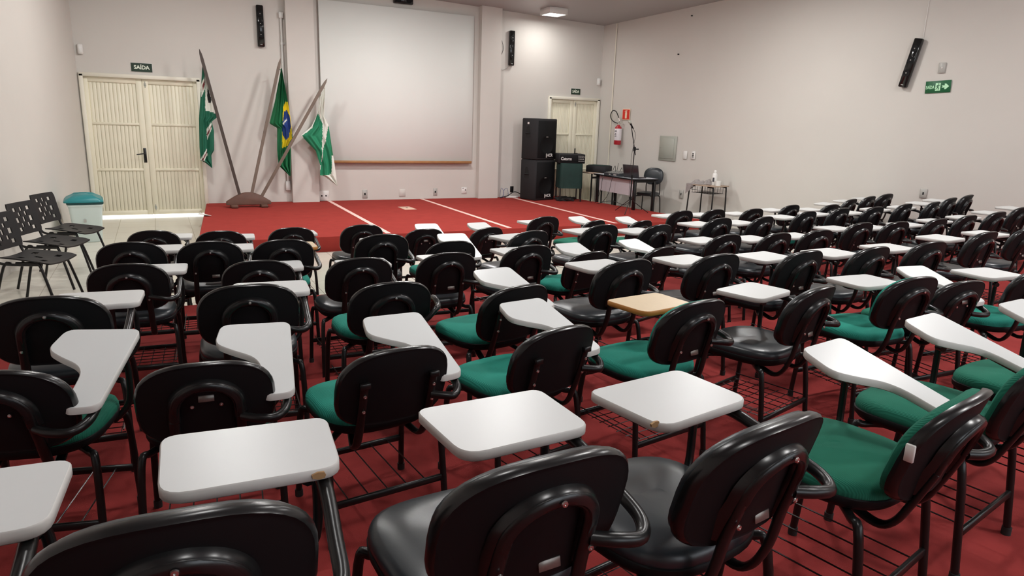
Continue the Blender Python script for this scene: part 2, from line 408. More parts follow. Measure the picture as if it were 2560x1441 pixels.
tower_speaker((1.79, D, 3.245), 0, (0, 0), 'slim black tower speaker on the wall left of the whiteboard')
tower_speaker((6.67, D, 3.25), 0, (0, R(0)), 'slim black tower speaker on the wall right of the whiteboard')
r = thing('centre_speaker', 'small black speaker mounted sideways above the whiteboard', 'speaker', (4.36, D, 3.93))
b = MB(); b.box((0, -.05, 0), (.37, .09, .13), bev=.01); b.build('cabinet', 'gloss_black', r)
for x in (-.10, .10):
    b = MB(); b.lathe([(.05, 0), (.052, .004), (.04, .004), (.012, -.006), (.004, -.002)], (x, -.096, 0), 20, M=Matrix.Rotation(R(90), 3, 'X')); b.build('cone', 'speaker_grille', r)
# conduit down the wall beside the left pilaster
r = thing('conduit_pipe', 'white conduit pipe with coupling running down beside the left pilaster', 'pipe', (2.14, D, 0))
b = MB(); b.tube([(0, -.025, .58), (0, -.025, 3.42)], .020, 12, sub=1); b.build('pipe', 'pipe_white', r)
b = MB(); b.box((0, -.028, 3.46), (.075, .055, .10), bev=.006); b.build('junction_box', 'pipe_white', r)
for z in (2.99, 1.75):
    b = MB(); b.tube([(0, -.025, z-.02), (0, -.025, z+.02)], .028, 12, sub=1); b.box((.025, -.008, z), (.06, .012, .03), bev=.002); b.build('clamp', 'pipe_white', r)
b = MB(); b.box((0, -.025, .50), (.085, .05, .17), bev=.006); b.build('outlet_box', 'pipe_white', r)
def plate_on(name, cat, loc, rz, w, h, m, label, holes=(), hm='dark_hole', group=None):
    r = thing(name, label, cat, loc, rz, group)
    b = MB(); b.box((0, -.005, 0), (w, .010, h), bev=.003); b.build('cover_plate', m, r)
    for (x, z, ww, hh) in holes:
        b = MB(); b.box((x, -.0105, z), (ww, .003, hh), bev=.001); b.build('socket_opening', hm, r)
    return r
G = 'outlets low on the front wall'
plate_on('double_outlet', 'outlet', (2.79, D, .30), 0, .19, .19, 'white_plastic', 'white double outlet low on the wall below the right flag', [(-.04, 0, .025, .03), (.04, 0, .025, .03)], group=G)
plate_on('wall_outlet', 'outlet', (3.58, D, .32), 0, .10, .165, 'grey_plastic', 'grey outlet under the left half of the whiteboard', [(0, 0, .028, .045)], group=G)
plate_on('blank_plate', 'outlet', (4.34, D, .33), 0, .13, .15, 'wall_paint', 'blank square cover plate under the middle of the whiteboard', group=G)
plate_on('wall_outlet', 'outlet', (5.04, D, .34), 0, .085, .15, 'grey_plastic', 'grey outlet under the right half of the whiteboard', [(0, 0, .026, .04)], group=G)
plate_on('double_outlet', 'outlet', (5.68, D, .36), 0, .12, .13, 'white_plastic', 'white outlet beside the foot of the right pilaster', [(.03, .01, .02, .025), (-.025, .05, .03, .012)], group=G)
plate_on('power_adapter', 'adapter', (6.80, D, .37), 0, .08, .13, 'black_plastic', 'black power adapter plugged low into the wall beside the loudspeakers')
def sensor(loc, rz, label):
    r = thing('motion_sensor', label, 'sensor', loc, rz, 'white motion sensors in the front corners')
    b = MB(); b.box((0, -.03, 0), (.075, .05, .15), bev=.012); b.build('housing', 'white_plastic', r)
    b = MB(); b.box((0, -.056, -.02), (.05, .006, .06), bev=.003); b.build('lens', 'board', r)
sensor((-.93, D, 2.67), R(20), 'white motion sensor above the left double door in the corner')
sensor((8.87, D, 2.71), R(-15), 'white motion sensor beside the right double door in the corner')
b = MB(); b.tube([(6.42, D-.01, 3.50), (6.46, D-.012, 3.38), (6.50, D-.012, 3.25), (6.47, D-.012, 3.14), (6.44, D-.014, 3.10)], .004, 6); tag(b.build('loose_cable', 'black_plastic'), 'short loose black cable curling out of the wall beside the right pilaster', 'cable')
b = MB(); b.tube([(6.64, D-.02, 2.90), (6.58, D-.012, 2.85), (6.50, D-.012, 2.82), (6.42, D-.012, 2.83)], .004, 6); tag(b.build('speaker_cable', 'grey_plastic'), 'thin grey cable under the speaker right of the whiteboard', 'cable')

# ------------------------------------------------------------ things on the right wall
RZ = R(-82)   # right wall plates: local -y looks into the room
def onright(y, z, off=0): return (wall_x(y)-off, y, z)
r = thing('fire_extinguisher_sign', 'red fire extinguisher pictogram sign above the extinguisher', 'sign', onright(12.32, 2.02), RZ)
b = MB(); b.box((0, -.004, 0), (.235, .006, .235), bev=.002); b.build('border', 'sign_cream', r)
b = MB(); b.box((0, -.0085, 0), (.205, .004, .205)); b.build('panel', 'sign_red', r)
b = MB(); b.prism(rounded([(-.022, -.075), (.022, -.075), (.022, .035), (.010, .05), (.010, .062), (.03, .062), (.03, .072), (-.012, .075), (-.04, .05), (-.036, .046), (-.012, .06), (-.010, .05), (-.022, .035)], .004, 2), 0, .002, bev=.0004, f=lambda p: (p[0]*1.2, -.0105-p[2], p[1]*1.1)); b.build('pictogram', 'sign_cream', r)
r = thing('fire_extinguisher', 'red fire extinguisher with white label and black hose on the right wall', 'extinguisher', onright(12.42, 1.38, .10), RZ)
b = MB(); b.lathe([(.0, 0), (.07, 0), (.078, .012), (.078, .33), (.066, .37), (.035, .40), (.03, .42), (0, .42)], n=28); b.build('cylinder', 'ext_red', r)
b = MB(); b.lathe([(.0785, .09), (.0795, .092), (.0795, .335), (.0785, .337)], n=28)
b.m = [0]*len(b.f); lab = b.build('label', ['paper', 'ink'], r)
for z, w in ((.30, .05), (.28, .06), (.235, .03), (.205, .05), (.175, .055)):
    b = MB(); b.box((.01, -.0805, z), (w, .002, .010)); b.build('print', 'ink', lab)
b = MB(); b.tube([(0, 0, .42), (0, 0, .46)], .018, 10); b.tube([(0, 0, .455), (.03, -.01, .46), (.10, -.02, .44)], .008, 8); b.tube([(0, 0, .47), (.05, -.01, .485), (.11, -.02, .475)], .007, 8); b.build('valve', 'steel', r)
b = MB(); b.tube([(-.015, 0, .45), (-.10, -.02, .47), (-.21, -.02, .53), (-.245, -.02, .62), (-.19, -.02, .71), (-.09, -.02, .70), (-.02, -.02, .62), (.03, -.02, .53)], .010, 8); b.build('hose', 'rubber', r)
b = MB(); b.tube([(.02, -.02, .56), (.045, -.02, .50)], .014, 8); b.build('nozzle', 'steel', r)
r = thing('electrical_panel', 'grey green metal electrical panel box on the right wall', 'panel box', onright(11.08, 1.365), RZ)
b = MB(); b.box((0, -.006, 0), (.45, .012, .49), bev=.003); b.build('frame', 'grey_metal', r)
b = MB(); b.box((-.01, -.018, 0), (.36, .014, .40), bev=.004); d_ = b.build('door', 'grey_metal', r)
b = MB(); b.tube([(-.17, -.024, .01), (-.17, -.034, .01)], .008, 8); b.build('latch', 'steel', d_)
G = 'switch plates right of the panel box'
r = plate_on('light_switch', 'switch', onright(10.62, 1.26), RZ, .10, .16, 'white_plastic', 'white blank switch plate right of the electrical panel', group=G)
r = plate_on('wall_outlet', 'outlet', onright(10.42, 1.265), RZ, .10, .155, 'white_plastic', 'white switch plate with black rockers right of the blank plate', [(0, .03, .035, .02), (0, 0, .035, .02), (0, -.03, .035, .02)], group=G)
G = 'grey outlets along the right wall'
plate_on('wall_outlet', 'outlet', onright(10.63, .49), RZ, .10, .17, 'grey_plastic', 'grey outlet low on the right wall between chair and student desk', [(0, 0, .024, .045)], group=G)
plate_on('wall_outlet', 'outlet', onright(6.15, .96), RZ, .095, .135, 'grey_plastic', 'grey outlet on the right wall above the rightmost front chairs', [(0, 0, .022, .04)], group=G)
plate_on('wall_outlet', 'outlet', onright(6.19, 2.71), RZ, .09, .14, 'grey_plastic', 'grey cover plate high on the right wall above the exit arrow sign', [(0, 0, .015, .02)], 'white_plastic', group=G)
r = thing('exit_arrow_sign', 'bright green exit sign with running figure and arrow on the right wall', 'sign', onright(6.20, 2.455), RZ); r.rotation_euler = (0, R(-2.5), RZ)
b = MB(); b.box((0, -.004, 0), (.335, .006, .165), bev=.002); b.build('panel', 'sign_bright_green', r)
text('lettering', 'SAÍDA', .062, 'sign_letter_green', r, at(-.103, -.008, -.005) @ FACE_FRONT, sx=.66, bold=.001)
b = MB(); b.box((0, -.0085, .0), (.066, .002, .105)); b.build('doorway_pictogram', 'sign_letter_green', r)
b = MB(); ff = lambda p: (p[0], -.0095-p[2], p[1])
b.lathe([(.0, 0), (.0075, 0), (.0075, .002), (0, .002)], (.008, -.0095, .038), 12, M=Matrix.Rotation(R(90), 3, 'X'))
for out in ([(-.004, .028), (.012, .026), (.006, -.006), (-.010, -.004)], [(-.004, .026), (-.022, .012), (-.026, -.002), (-.020, -.003), (-.016, .008), (0, .018)], [(.010, .024), (.024, .006), (.028, .010), (.016, .026)], [(.006, -.004), (.018, -.022), (.010, -.046), (.003, -.045), (.008, -.022), (-.006, -.006)], [(-.008, -.002), (-.014, -.022), (-.03, -.034), (-.027, -.040), (-.006, -.026), (.002, -.004)]):
    b.prism(out[::-1] if sum(out[i-1][0]*out[i][1]-out[i][0]*out[i-1][1] for i in range(len(out))) < 0 else out, 0, .0015, bev=.0003, f=ff)
b.build('running_figure', 'sign_bright_green', r)
b = MB(); b.prism([(.05, -.016), (.09, -.016), (.085, -.038), (.105, -.038), (.145, 0), (.105, .038), (.085, .038), (.09, .016), (.05, .016), (.062, 0)], 0, .002, bev=.0004, f=lambda p: (p[0], -.008-p[2], p[1])); b.build('arrow', 'sign_letter_green', r)
tower_speaker(onright(6.60, 2.79), RZ, (0, R(11)), 'slim black tower speaker tilted on the right wall')
b = MB(); b.tube([onright(6.51, 3.14, .006), onright(6.51, 4.22, .006)], .003, 6, sub=1); tag(b.build('speaker_cable', 'white_plastic'), 'thin white cable rising from the tilted speaker on the right wall', 'cable')
for (y, z) in ((11.0, 3.17), (10.75, 3.85)):
    b = MB(); p = onright(y, z); b.tube([p, (p[0]-.03, p[1], p[2])], .012, 8); tag(b.build('wall_hook', 'dark_hole'), 'small dark hook on the right wall, %s' % ('lower of the two' if z < 3.5 else 'close below the ceiling'), 'hook')
# ------------------------------------------------------------ stage dressing
def tape(xa, ya, xb, yb, w, label):
    L = math.hypot(xb-xa, yb-ya); b = MB(); b.box((0, 0, .0015), (w, L, .003))
    o = b.build('floor_tape', 'tape'); o.location = ((xa+xb)/2, (ya+yb)/2, HS); o.rotation_euler = (0, 0, math.atan2(yb-ya, xb-xa)-math.pi/2)
    tag(o, label, 'tape', 'pale tape lines along the stage')
tape(2.88, 13.18, 2.82, 9.2, .07, 'leftmost pale tape line running down the red stage')
tape(4.74, 13.18, 4.73, 9.2, .07, 'middle pale tape line running down the red stage')
tape(6.76, 13.18, 6.70, 9.2, .07, 'pale tape line on the stage passing the loudspeakers')
b = MB(); b.box((3.97, 11.80, HS+.003), (.22, .42, .006), bev=.002); o = tag(b.build('floor_box', 'cream_plate'), 'cream floor box cover set in the middle of the stage', 'floor box')
b = MB(); b.box((3.97, 11.82, HS+.0075), (.03, .05, .003)); b.build('socket_opening', 'dark_hole', o)
b = MB(); b.add([(.56, 11.95, HS+.004), (.70, 11.45, HS+.012), (.60, 11.50, HS+.02), (.52, 11.70, HS+.006), (.56, 11.95, HS+.007), (.70, 11.45, HS+.015), (.60, 11.50, HS+.023), (.52, 11.70, HS+.009)], [(0, 3, 2, 1), (4, 5, 6, 7), (0, 1, 5, 4), (1, 2, 6, 5), (2, 3, 7, 6), (3, 0, 4, 7)], 0, False)
tag(b.build('paper_scrap', 'white_plastic'), 'small white scrap at the left edge of the stage beside the door', 'scrap')

# flag stand: curved wooden block on two feet, and the three poles leaning to the wall
r = thing('flag_stand', 'curved brown wooden block on two feet holding three flag poles', 'flag stand', (1.37, 12.52, HS))
n = 24; o_ = [(-.36, .045), (.36, .045)]+[(.36*math.cos(math.pi*(k+.5)/n)**1 if 0 else .36-.72*k/n, .10+.155*math.sin(math.pi*k/n)) for k in range(n+1)]
b = MB(); b.prism(o_, -.05, .05, bev=.008, f=lambda p: (p[0], p[2], p[1])); b.build('block', 'stand_wood', r)
for x in (-.24, .24):
    b = MB(); b.box((x, -.02, .026), (.11, .26, .052), bev=.008); b.build('foot', 'stand_wood', r)
def pole(p0, p1, m, label):
    A = Vector(p0); Bv = Vector(p1); d = (Bv-A); L = d.length; t = d/L; tip = .16
    u = Vector((t.z, 0, -t.x)).normalized(); w = t.cross(u); b = MB(); vs = []
    for s, hw in ((0, .024), (L-tip, .024), (L-tip*.45, .018), (L, .003)):
        for a, c in ((-1, -1), (1, -1), (1, 1), (-1, 1)): vs.append(t*s+u*a*hw+w*c*hw*.6)
    b.rings([vs[i*4:i*4+4] for i in range(4)], 0, smooth=False)
    o = b.build('flag_pole', m); o.location = A; tag(o, label, 'pole', 'wooden flag poles in the stand'); return o
pole((1.23, 12.50, HS+.20), (.775, 12.80, 2.77), 'pole_dark', 'dark wooden flag pole leaning left in the stand')
pole((1.42, 12.50, HS+.22), (2.045, 12.80, 2.71), 'pole_wood', 'greyish wooden flag pole in the middle of the stand')
pole((1.58, 12.50, HS+.18), (2.80, 12.66, 2.415), 'pole_wood', 'greyish wooden flag pole leaning far right in the stand')

def interp(poly, t):
    # point on a polyline by its fraction of height
    n = len(poly); z0 = poly[0][1]; z1 = poly[-1][1]; z = z0+(z1-z0)*t
    for i in range(n-1):
        a, c = poly[i], poly[i+1]
        if (a[1]-z)*(c[1]-z) <= 0 and a[1] != c[1]:
            k = (z-a[1])/(c[1]-a[1]); return a[0]+(c[0]-a[0])*k, z
    return poly[-1][0], z
def inside(p, poly):
    x, y = p; c = False; n = len(poly)
    for i in range(n):
        x1, y1 = poly[i-1]; x2, y2 = poly[i]
        if (y1 > y) != (y2 > y) and x < (x2-x1)*(y-y1)/(y2-y1)+x1: c = not c
    return c
def flag(label, x0, y0, left, right, zones, mats, folds, amp, parts=()):
    # cloth hanging in folds; outline and colour fields in metres from the hoist at the top
    r = thing('flag', label, 'flag', (x0, y0, 0))
    nu, nv = 36, 90
    def P(u, v):
        l = interp(left, v); q = interp(right, v); x = l[0]+(q[0]-l[0])*u-x0
        wdt = min(1, abs(q[0]-l[0])/.12); dy = amp*wdt*(math.sin(u*folds*2*math.pi+1.3*math.sin(v*3))+.45*math.sin(u*folds*4.3*math.pi+v*4))
        return x, dy, l[1]
    b = MB(); vs = []; fs = []; mi = []
    for sgn in (0, 1):
        for j in range(nv+1):
            for i in range(nu+1):
                x, dy, z = P(i/nu, j/nv); vs.append((x, dy+(.004 if sgn else 0), z))
    st = (nu+1)*(nv+1)
    for j in range(nv):
        for i in range(nu):
            k = j*(nu+1)+i; c = P((i+.5)/nu, (j+.5)/nv); mm = 0
            for poly, zm in zones:
                if inside((c[0]+x0, c[2]), poly): mm = zm
            for q, f in enumerate(((k, k+nu+1, k+nu+2, k+1), (st+k, st+k+1, st+k+nu+2, st+k+nu+1))): fs.append(f); mi.append(mm)
    k0 = len(b.v); b.v += vs; b.f += [list(f) for f in fs]; b.m += mi; b.sm += [True]*len(fs)
    b.build('cloth', mats, r)
    p0, p1 = parts; t_ = (left[0][1]-.03-p0[2])/(p1[2]-p0[2]); q = [p0[k]+(p1[k]-p0[k])*t_ for k in range(3)]
    b = MB(); c_ = P(.5, .02); b.tube([(c_[0], c_[1], c_[2]), (q[0]-x0, q[1]-y0, q[2]+.02)], .006, 6); b.build('tie_cord', mats[0] if mats[0] != 'flag_white' else 'flag_white', r)
    return r
flag('green and white striped flag with black emblem on the left pole', .83, 12.95,
     [[0.819, 2.553], [0.777, 2.215], [0.705, 1.653], [0.681, 1.188], [0.682, 0.964], [0.75, 0.932], [0.85, 0.839]],
     [[0.844, 2.494], [0.887, 2.262], [0.992, 1.789], [0.992, 1.662], [0.899, 1.592], [0.926, 1.448], [0.909, 1.127], [0.86, 1.051], [0.858, 0.839]],
     list(zip([[[0.83, 2.34], [0.773, 2.215], [0.765, 2.008], [0.825, 2.145]], [[0.835, 2.3], [0.796, 2.216], [0.791, 2.113], [0.83, 2.218]], [[0.838, 2.402], [0.9, 2.159], [0.965, 1.934], [0.989, 1.746], [0.876, 1.784], [0.82, 1.782], [0.81, 1.844], [0.834, 2.115]], [[0.897, 1.617], [0.889, 1.5], [0.809, 1.308], [0.808, 1.484]], [[0.891, 1.558], [0.889, 1.532], [0.81, 1.361], [0.81, 1.414]], [[0.795, 1.169], [0.796, 1.061], [0.724, 0.936], [0.679, 0.979]], [[0.795, 1.13], [0.797, 1.1], [0.713, 0.953], [0.698, 0.966]], [[0.874, 2.179], [0.918, 1.974], [0.894, 1.91], [0.866, 1.93], [0.853, 2.033]]], [1, 2, 1, 1, 2, 1, 2, 3])), ['flag_green_dark', 'flag_white', 'flag_red', 'dark_hole'], 2.2, .022, ((1.23, 12.50, .40), (.775, 12.80, 2.77)))
f2 = flag('green Brazilian flag with yellow rhombus and blue globe on the middle pole', 2.07, 12.92,
     [[2.067, 2.555], [1.945, 1.997], [1.835, 1.613], [1.961, 1.539], [1.942, 1.14], [1.953, 0.882], [2.141, 0.693]],
     [[2.08, 2.556], [2.117, 2.22], [2.15, 1.984], [2.186, 1.7], [2.211, 1.357], [2.173, 1.233], [2.148, 0.693]],
     list(zip([[[2.063, 1.893], [2.118, 1.993], [2.161, 1.984], [2.196, 1.745], [2.194, 1.367], [2.135, 1.243], [2.028, 1.186]], [[2.048, 1.652], [2.089, 1.829], [2.133, 1.852], [2.174, 1.744], [2.184, 1.567], [2.157, 1.389], [2.089, 1.332], [2.043, 1.431]], [[2.043, 1.625], [2.129, 1.703], [2.128, 1.672], [2.046, 1.59]]], [1, 2, 3])), ['flag_green', 'yellow', 'flag_blue', 'flag_white'], 2.6, .03, ((1.42, 12.50, .42), (2.045, 12.80, 2.71)))
flag('white flag with green bands on the right pole over the whiteboard corner', 2.78, 12.80,
     [[2.783, 2.29], [2.692, 2.093], [2.646, 1.805], [2.531, 1.579], [2.343, 1.423], [2.593, 1.154], [2.662, 0.903], [2.651, 0.714], [2.724, 0.7], [2.954, 0.526]],
     [[2.792, 2.291], [2.762, 1.764], [2.837, 1.605], [2.883, 1.203], [2.917, 0.95], [2.964, 0.526]],
     list(zip([[[2.651, 1.814], [2.726, 1.629], [2.697, 1.132], [2.675, 0.892], [2.579, 1.017], [2.594, 1.131], [2.36, 1.415], [2.541, 1.557]], [[2.837, 1.614], [2.726, 1.201], [2.641, 0.705], [2.85, 0.735], [2.872, 1.088], [2.859, 1.498]], [[2.856, 1.407], [2.904, 1.317], [2.907, 1.077], [2.87, 1.076], [2.865, 1.225]]], [1, 1, 2])), ['flag_white', 'flag_green_light', 'flag_green'], 2.0, .025, ((1.58, 12.50, .38), (2.80, 12.66, 2.415)))

# ------------------------------------------------------------ sound corner
c19 = R(14)
def pa(z, label, h=.835):
    r = thing('loudspeaker', label, 'speaker', (7.16, 12.72, z), c19, 'stacked black stage loudspeakers')
    b = MB(); b.box((0, 0, h/2), (.58, .46, h-.004), bev=.018); b.build('cabinet', 'speaker_paint', r)
    b = MB(); b.box((0, -.232, h*.5), (.50, .012, h-.09), bev=.006); b.build('grille', 'speaker_grille', r)
    b = MB(); b.lathe([(.185, 0), (.19, .004), (.165, .005), (.16, .001)], (0, -.238, h*.37), 36, M=Matrix.Rotation(R(90), 3, 'X')); b.build('woofer_ring', 'speaker_grille', r)
    text('badge', 'HCR', .085, 'logo_white', r, at(.09, -.241, .095) @ FACE_FRONT, sx=.95, bold=.003)
    b = MB(); b.box((0, -.241, .09), (.03, .003, .09), bev=.001); b.box((-.006, -.241, .12), (.02, .003, .03)); b.build('badge_mark', 'grey_plastic', r)
    b = MB(); b.box((.0, -.241, h*.56), (.06, .003, .012)); b.build('name_strip', 'grey_plastic', r)
    b = MB()
    for q in (-1, 1):
        b.prism(rounded([(-.07, -.12), (.07, -.12), (.05, .07), (.02, .12), (-.02, .12), (-.05, .07)], .02, 3), 0, .006, bev=.002, f=lambda p: (q*(.288+p[2]), p[0]+.03, h*.68+p[1]))
    b.build('handle_recess', 'dark_hole', r)
    b = MB()
    for q in (-1, 1): b.tube([(q*.296, -.04, h*.64), (q*.305, .03, h*.64), (q*.296, .10, h*.64)], .012, 8)
    b.build('handle_bar', 'speaker_paint', r)
    return r
pa(HS, 'black loudspeaker cabinet standing on the stage under a second one')
r = pa(HS+.835, 'black loudspeaker cabinet stacked on top of another beside the right door')
b = MB(); b.box((-.292, .03, .835*.88), (.003, .05, .04)); b.build('sticker', 'white_plastic', r)
# amplifier on a stand wrapped in dark green cloth
r = thing('amplifier_stand', 'dark green cloth covered cube stand on thin black legs beside the loudspeakers', 'stand', (7.74, 12.40, HS), R(-20))
b = MB(); vs = []
prof = [(0, .78), (.235, .785), (.242, .775), (.245, .55), (.25, .32), (.252, .27)]
rr_ = []
for s_, z in prof[1:]:
    ring = []
    for k in range(48):
        a = 2*math.pi*(k+.5)/48; ca, sa = math.cos(a), math.sin(a); q = s_/max(abs(ca), abs(sa))**.93*.99
        w = .006*math.sin(k*2.1)*(.8-z)*2; ring.append((ca*(q+w), sa*(q+w), z))
    rr_.append(ring)
b.rings(rr_[::-1], 0); b.build('cloth_cover', 'amp_cloth', r)
for x in (-.22, .22):
    for y in (-.22, .22):
        b = MB(); b.box((x, y, .16), (.025, .025, .32)); b.build('leg', 'black_metal', r)
b = MB(); b.box((0, 0, .30), (.46, .46, .03)); b.build('shelf', 'black_metal', r)
r = thing('guitar_amplifier', 'black amplifier with white lettering on the green cloth stand', 'amplifier', (7.74, 12.40, HS+.785), R(-20))
b = MB(); b.box((0, 0, .095), (.56, .42, .19), bev=.012); b.build('cabinet', 'speaker_paint', r)
b = MB(); b.box((0, -.212, .095), (.52, .006, .15), bev=.002); b.build('front_panel', 'speaker_grille', r)
text('lettering', 'Cstorm', .085, 'logo_white', r, at(-.12, -.217, .09) @ FACE_FRONT, sx=.85, bold=.002)
b = MB()
for i in range(6):
    for z in (.05, .13): b.box((.14+i*.022, -.216, z), (.012, .003, .012))
b.box((.19, -.216, .155), (.13, .003, .006)); b.build('markings', 'grey_plastic', r)
for i in range(4):
    b = MB(); b.lathe([(0, 0), (.011, 0), (.009, .016), (0, .017)], (.145+i*.03, -.215, .092), 12, M=Matrix.Rotation(R(90), 3, 'X')); b.build('knob', 'grey_plastic', r)
b = MB(); b.tube([(.10, .02, .19), (.10, .02, .30)], .012, 8); b.box((.12, .02, .195), (.08, .05, .015), bev=.003); tag(b.build('stub_antenna', 'black_plastic'), 'short black upright antenna on top of the amplifier', 'antenna').matrix_world = r.matrix_basis.copy()
# coiled cable under the amplifier stand
b = MB(); pts = []
for i in range(120):
    a = i*.42; q = .20+.05*math.sin(i*1.7); pts.append((math.cos(a)*q, math.sin(a)*q*.9, .012+.05*i/120+.012*math.sin(i*2.3)))
b.tube(pts, .009, 6, sub=1); o = b.build('coiled_cable', 'rubber'); o.location = (7.66, 12.38, HS); tag(o, 'thick black cable lying coiled on the stage under the amplifier stand', 'cable')
for i, pts in enumerate([[(.0, .0, .01), (.03, -.05, .12), (-.02, -.02, .22), (.0, .08, .02)], [(0, 0, .01), (.10, .02, .10), (.12, .08, .03)], [(-.05, 0, .02), (-.02, .05, .16), (.06, .06, .20), (.12, .10, .01)]]):
    b = MB(); b.tube(pts, .0035, 6); o = b.build('blue_cable', 'flag_blue' if i != 1 else 'grey_plastic'); o.location = (6.46+.05*i, 13.0, HS); tag(o, ['tangled thin blue network cable at the foot of the right pilaster', 'thin grey cable loop at the foot of the right pilaster', 'thin blue cable curling between pilaster and loudspeaker'][i], 'cable')
b = MB(); b.tube([(6.43, 13.02, HS+.012), (6.6, 13.0, HS+.05), (6.78, 13.02, HS+.13), (6.95, 13.0, HS+.06), (7.02, 12.98, HS+.012)], .010, 8); tag(b.build('power_cable', 'rubber'), 'black power cable arching along the wall to the loudspeakers', 'cable')
b = MB(); b.box((6.72, 13.04, HS+.02), (.30, .07, .04), bev=.008); tag(b.build('power_strip', 'white_plastic'), 'white power strip lying on the stage below the wall adapter', 'power strip')

# desk with mixer and laptop
DT = .80
r = thing('desk', 'grey topped office desk with white front panel and black legs', 'desk', (8.34, 11.30, 0), R(-2))
b = MB(); b.prism(rounded([(-.27, -.72), (.33, -.72), (.33, .72), (-.27, .72)], .02, 3), DT-.028, DT, 1, mside=0, bev=.003); b.build('desk_top', ['black_plastic', 'desk_top'], r)
b = MB(); b.box((-.16, 0, DT-.028-.16), (.018, 1.24, .30)); b.build('front_panel', 'desk_panel', r)
for x, y, z0 in ((-.18, -.66, HS), (-.18, .66, HS), (.27, -.66, .0), (.27, .66, .0)):
    b = MB(); b.box((x, y, (DT-.03+z0)/2), (.045, .07, DT-.03-z0), bev=.004); b.build('leg', 'black_metal', r)
for y in (-.66, .66):
    b = MB(); b.box((.04, y, DT-.05), (.50, .05, .04)); b.build('rail', 'black_metal', r)
r = thing('audio_mixer', 'black audio mixing console lying on the desk beside the laptop', 'mixer', (8.22, 11.38, DT), R(-88))
b = MB(); b.rings([[(-.24, -.13, 0), (.24, -.13, 0), (.24, .17, 0), (-.24, .17, 0)], [(-.24, -.13, .05), (.24, -.13, .05), (.24, .17, .085), (-.24, .17, .085)]], 0, smooth=False); b.build('console', 'mixer', r)
b = MB()
for i in range(12):
    for j in range(5): b.box((-.20+i*.036, -.09+j*.05, .058+j*.006), (.010, .012, .014))
b.build('knob_rows', 'grey_plastic', r)
b = MB(); b.box((-.05, -.132, .025), (.05, .004, .018)); b.box((.12, -.132, .025), (.09, .004, .022)); b.build('front_labels', 'grey_plastic', r)
r = thing('equipment_case', 'flat black equipment case behind the mixer at the far end of the desk', 'case', (8.42, 12.30, DT), R(-60))
b = MB(); b.box((0, 0, .07), (.46, .34, .14), bev=.012); b.build('case', 'speaker_paint', r)
b = MB(); b.box((0, 0, .145), (.40, .28, .012), bev=.004); b.build('lid', 'amp_cloth', r)
r = thing('side_table', 'small table with thin black legs between the amplifier and the desk', 'table', (8.42, 12.35, 0))
b = MB(); b.box((0, 0, DT-.012), (.62, .50, .024), bev=.004); b.build('table_top', 'wood_top', r)
for x, y, z0 in ((-.28, -.21, HS), (.28, -.21, 0), (-.28, .21, HS), (.28, .21, 0)):
    b = MB(); b.box((x, y, (DT-.024+z0)/2), (.025, .025, DT-.024-z0)); b.build('leg', 'black_metal', r)
b = MB(); b.box((0, -.21, DT-.10), (.54, .02, .04)); b.build('apron', 'black_metal', r)
r = thing('laptop', 'open dark laptop seen from behind on the desk', 'laptop', (8.22, 10.86, DT), R(-72))
b = MB(); b.box((0, .10, .010), (.36, .25, .018), bev=.004); b.build('keyboard_base', 'laptop', r)
b = MB(); b.box((0, -.055, .13), (.36, .010, .25), rx=R(14), bev=.004); b.build('lid', 'laptop', r)
b = MB(); b.box((.0, .26, .004), (.13, .20, .006)); o = b.build('notepad', 'paper'); o.matrix_world = at(8.50, 10.76, DT) @ Matrix.Rotation(R(20), 4, 'Z'); tag(o, 'white sheet of paper behind the laptop on the desk', 'paper')
for i, (pts, lab) in enumerate([([(8.30, 11.65, DT+.02), (8.32, 11.62, DT+.14), (8.30, 11.55, DT+.18), (8.26, 11.48, DT+.08)], 'thin black cable looping up behind the mixer, left one'), ([(8.33, 11.45, DT+.02), (8.35, 11.40, DT+.15), (8.32, 11.33, DT+.14), (8.28, 11.28, DT+.07)], 'thin black cable looping up behind the mixer, middle one'), ([(8.33, 11.22, DT+.02), (8.34, 11.18, DT+.17), (8.32, 11.10, DT+.16), (8.32, 11.06, DT+.01)], 'thin black cable looping up between mixer and laptop'), ([(8.10, 11.62, DT+.004), (8.05, 11.62, DT-.10), (8.06, 11.66, .50), (8.04, 11.80, HS+.01), (8.02, 11.95, HS+.008)], 'thin black cable hanging over the desk front near its left leg'), ([(8.10, 11.30, DT+.004), (8.05, 11.30, DT-.10), (8.04, 11.36, .45), (8.00, 11.50, .26), (8.00, 11.70, HS+.008)], 'thin black cable hanging over the middle of the desk front'), ([(7.82, 10.33, .42), (7.95, 10.7, .30), (7.95, 11.0, .33), (7.96, 11.3, .30), (7.98, 11.62, HS+.01)], 'black cable sagging from the microphone stand to the desk')]):
    b = MB(); b.tube(pts, .005, 6); tag(b.build('audio_cable', 'rubber'), lab, 'cable')
b = MB(); b.tube([(8.34, 11.55, DT+.02), (8.36, 11.53, DT+.24)], .004, 6); tag(b.build('wireless_antenna', 'black_plastic'), 'thin upright black aerial behind the mixer on the desk', 'antenna')
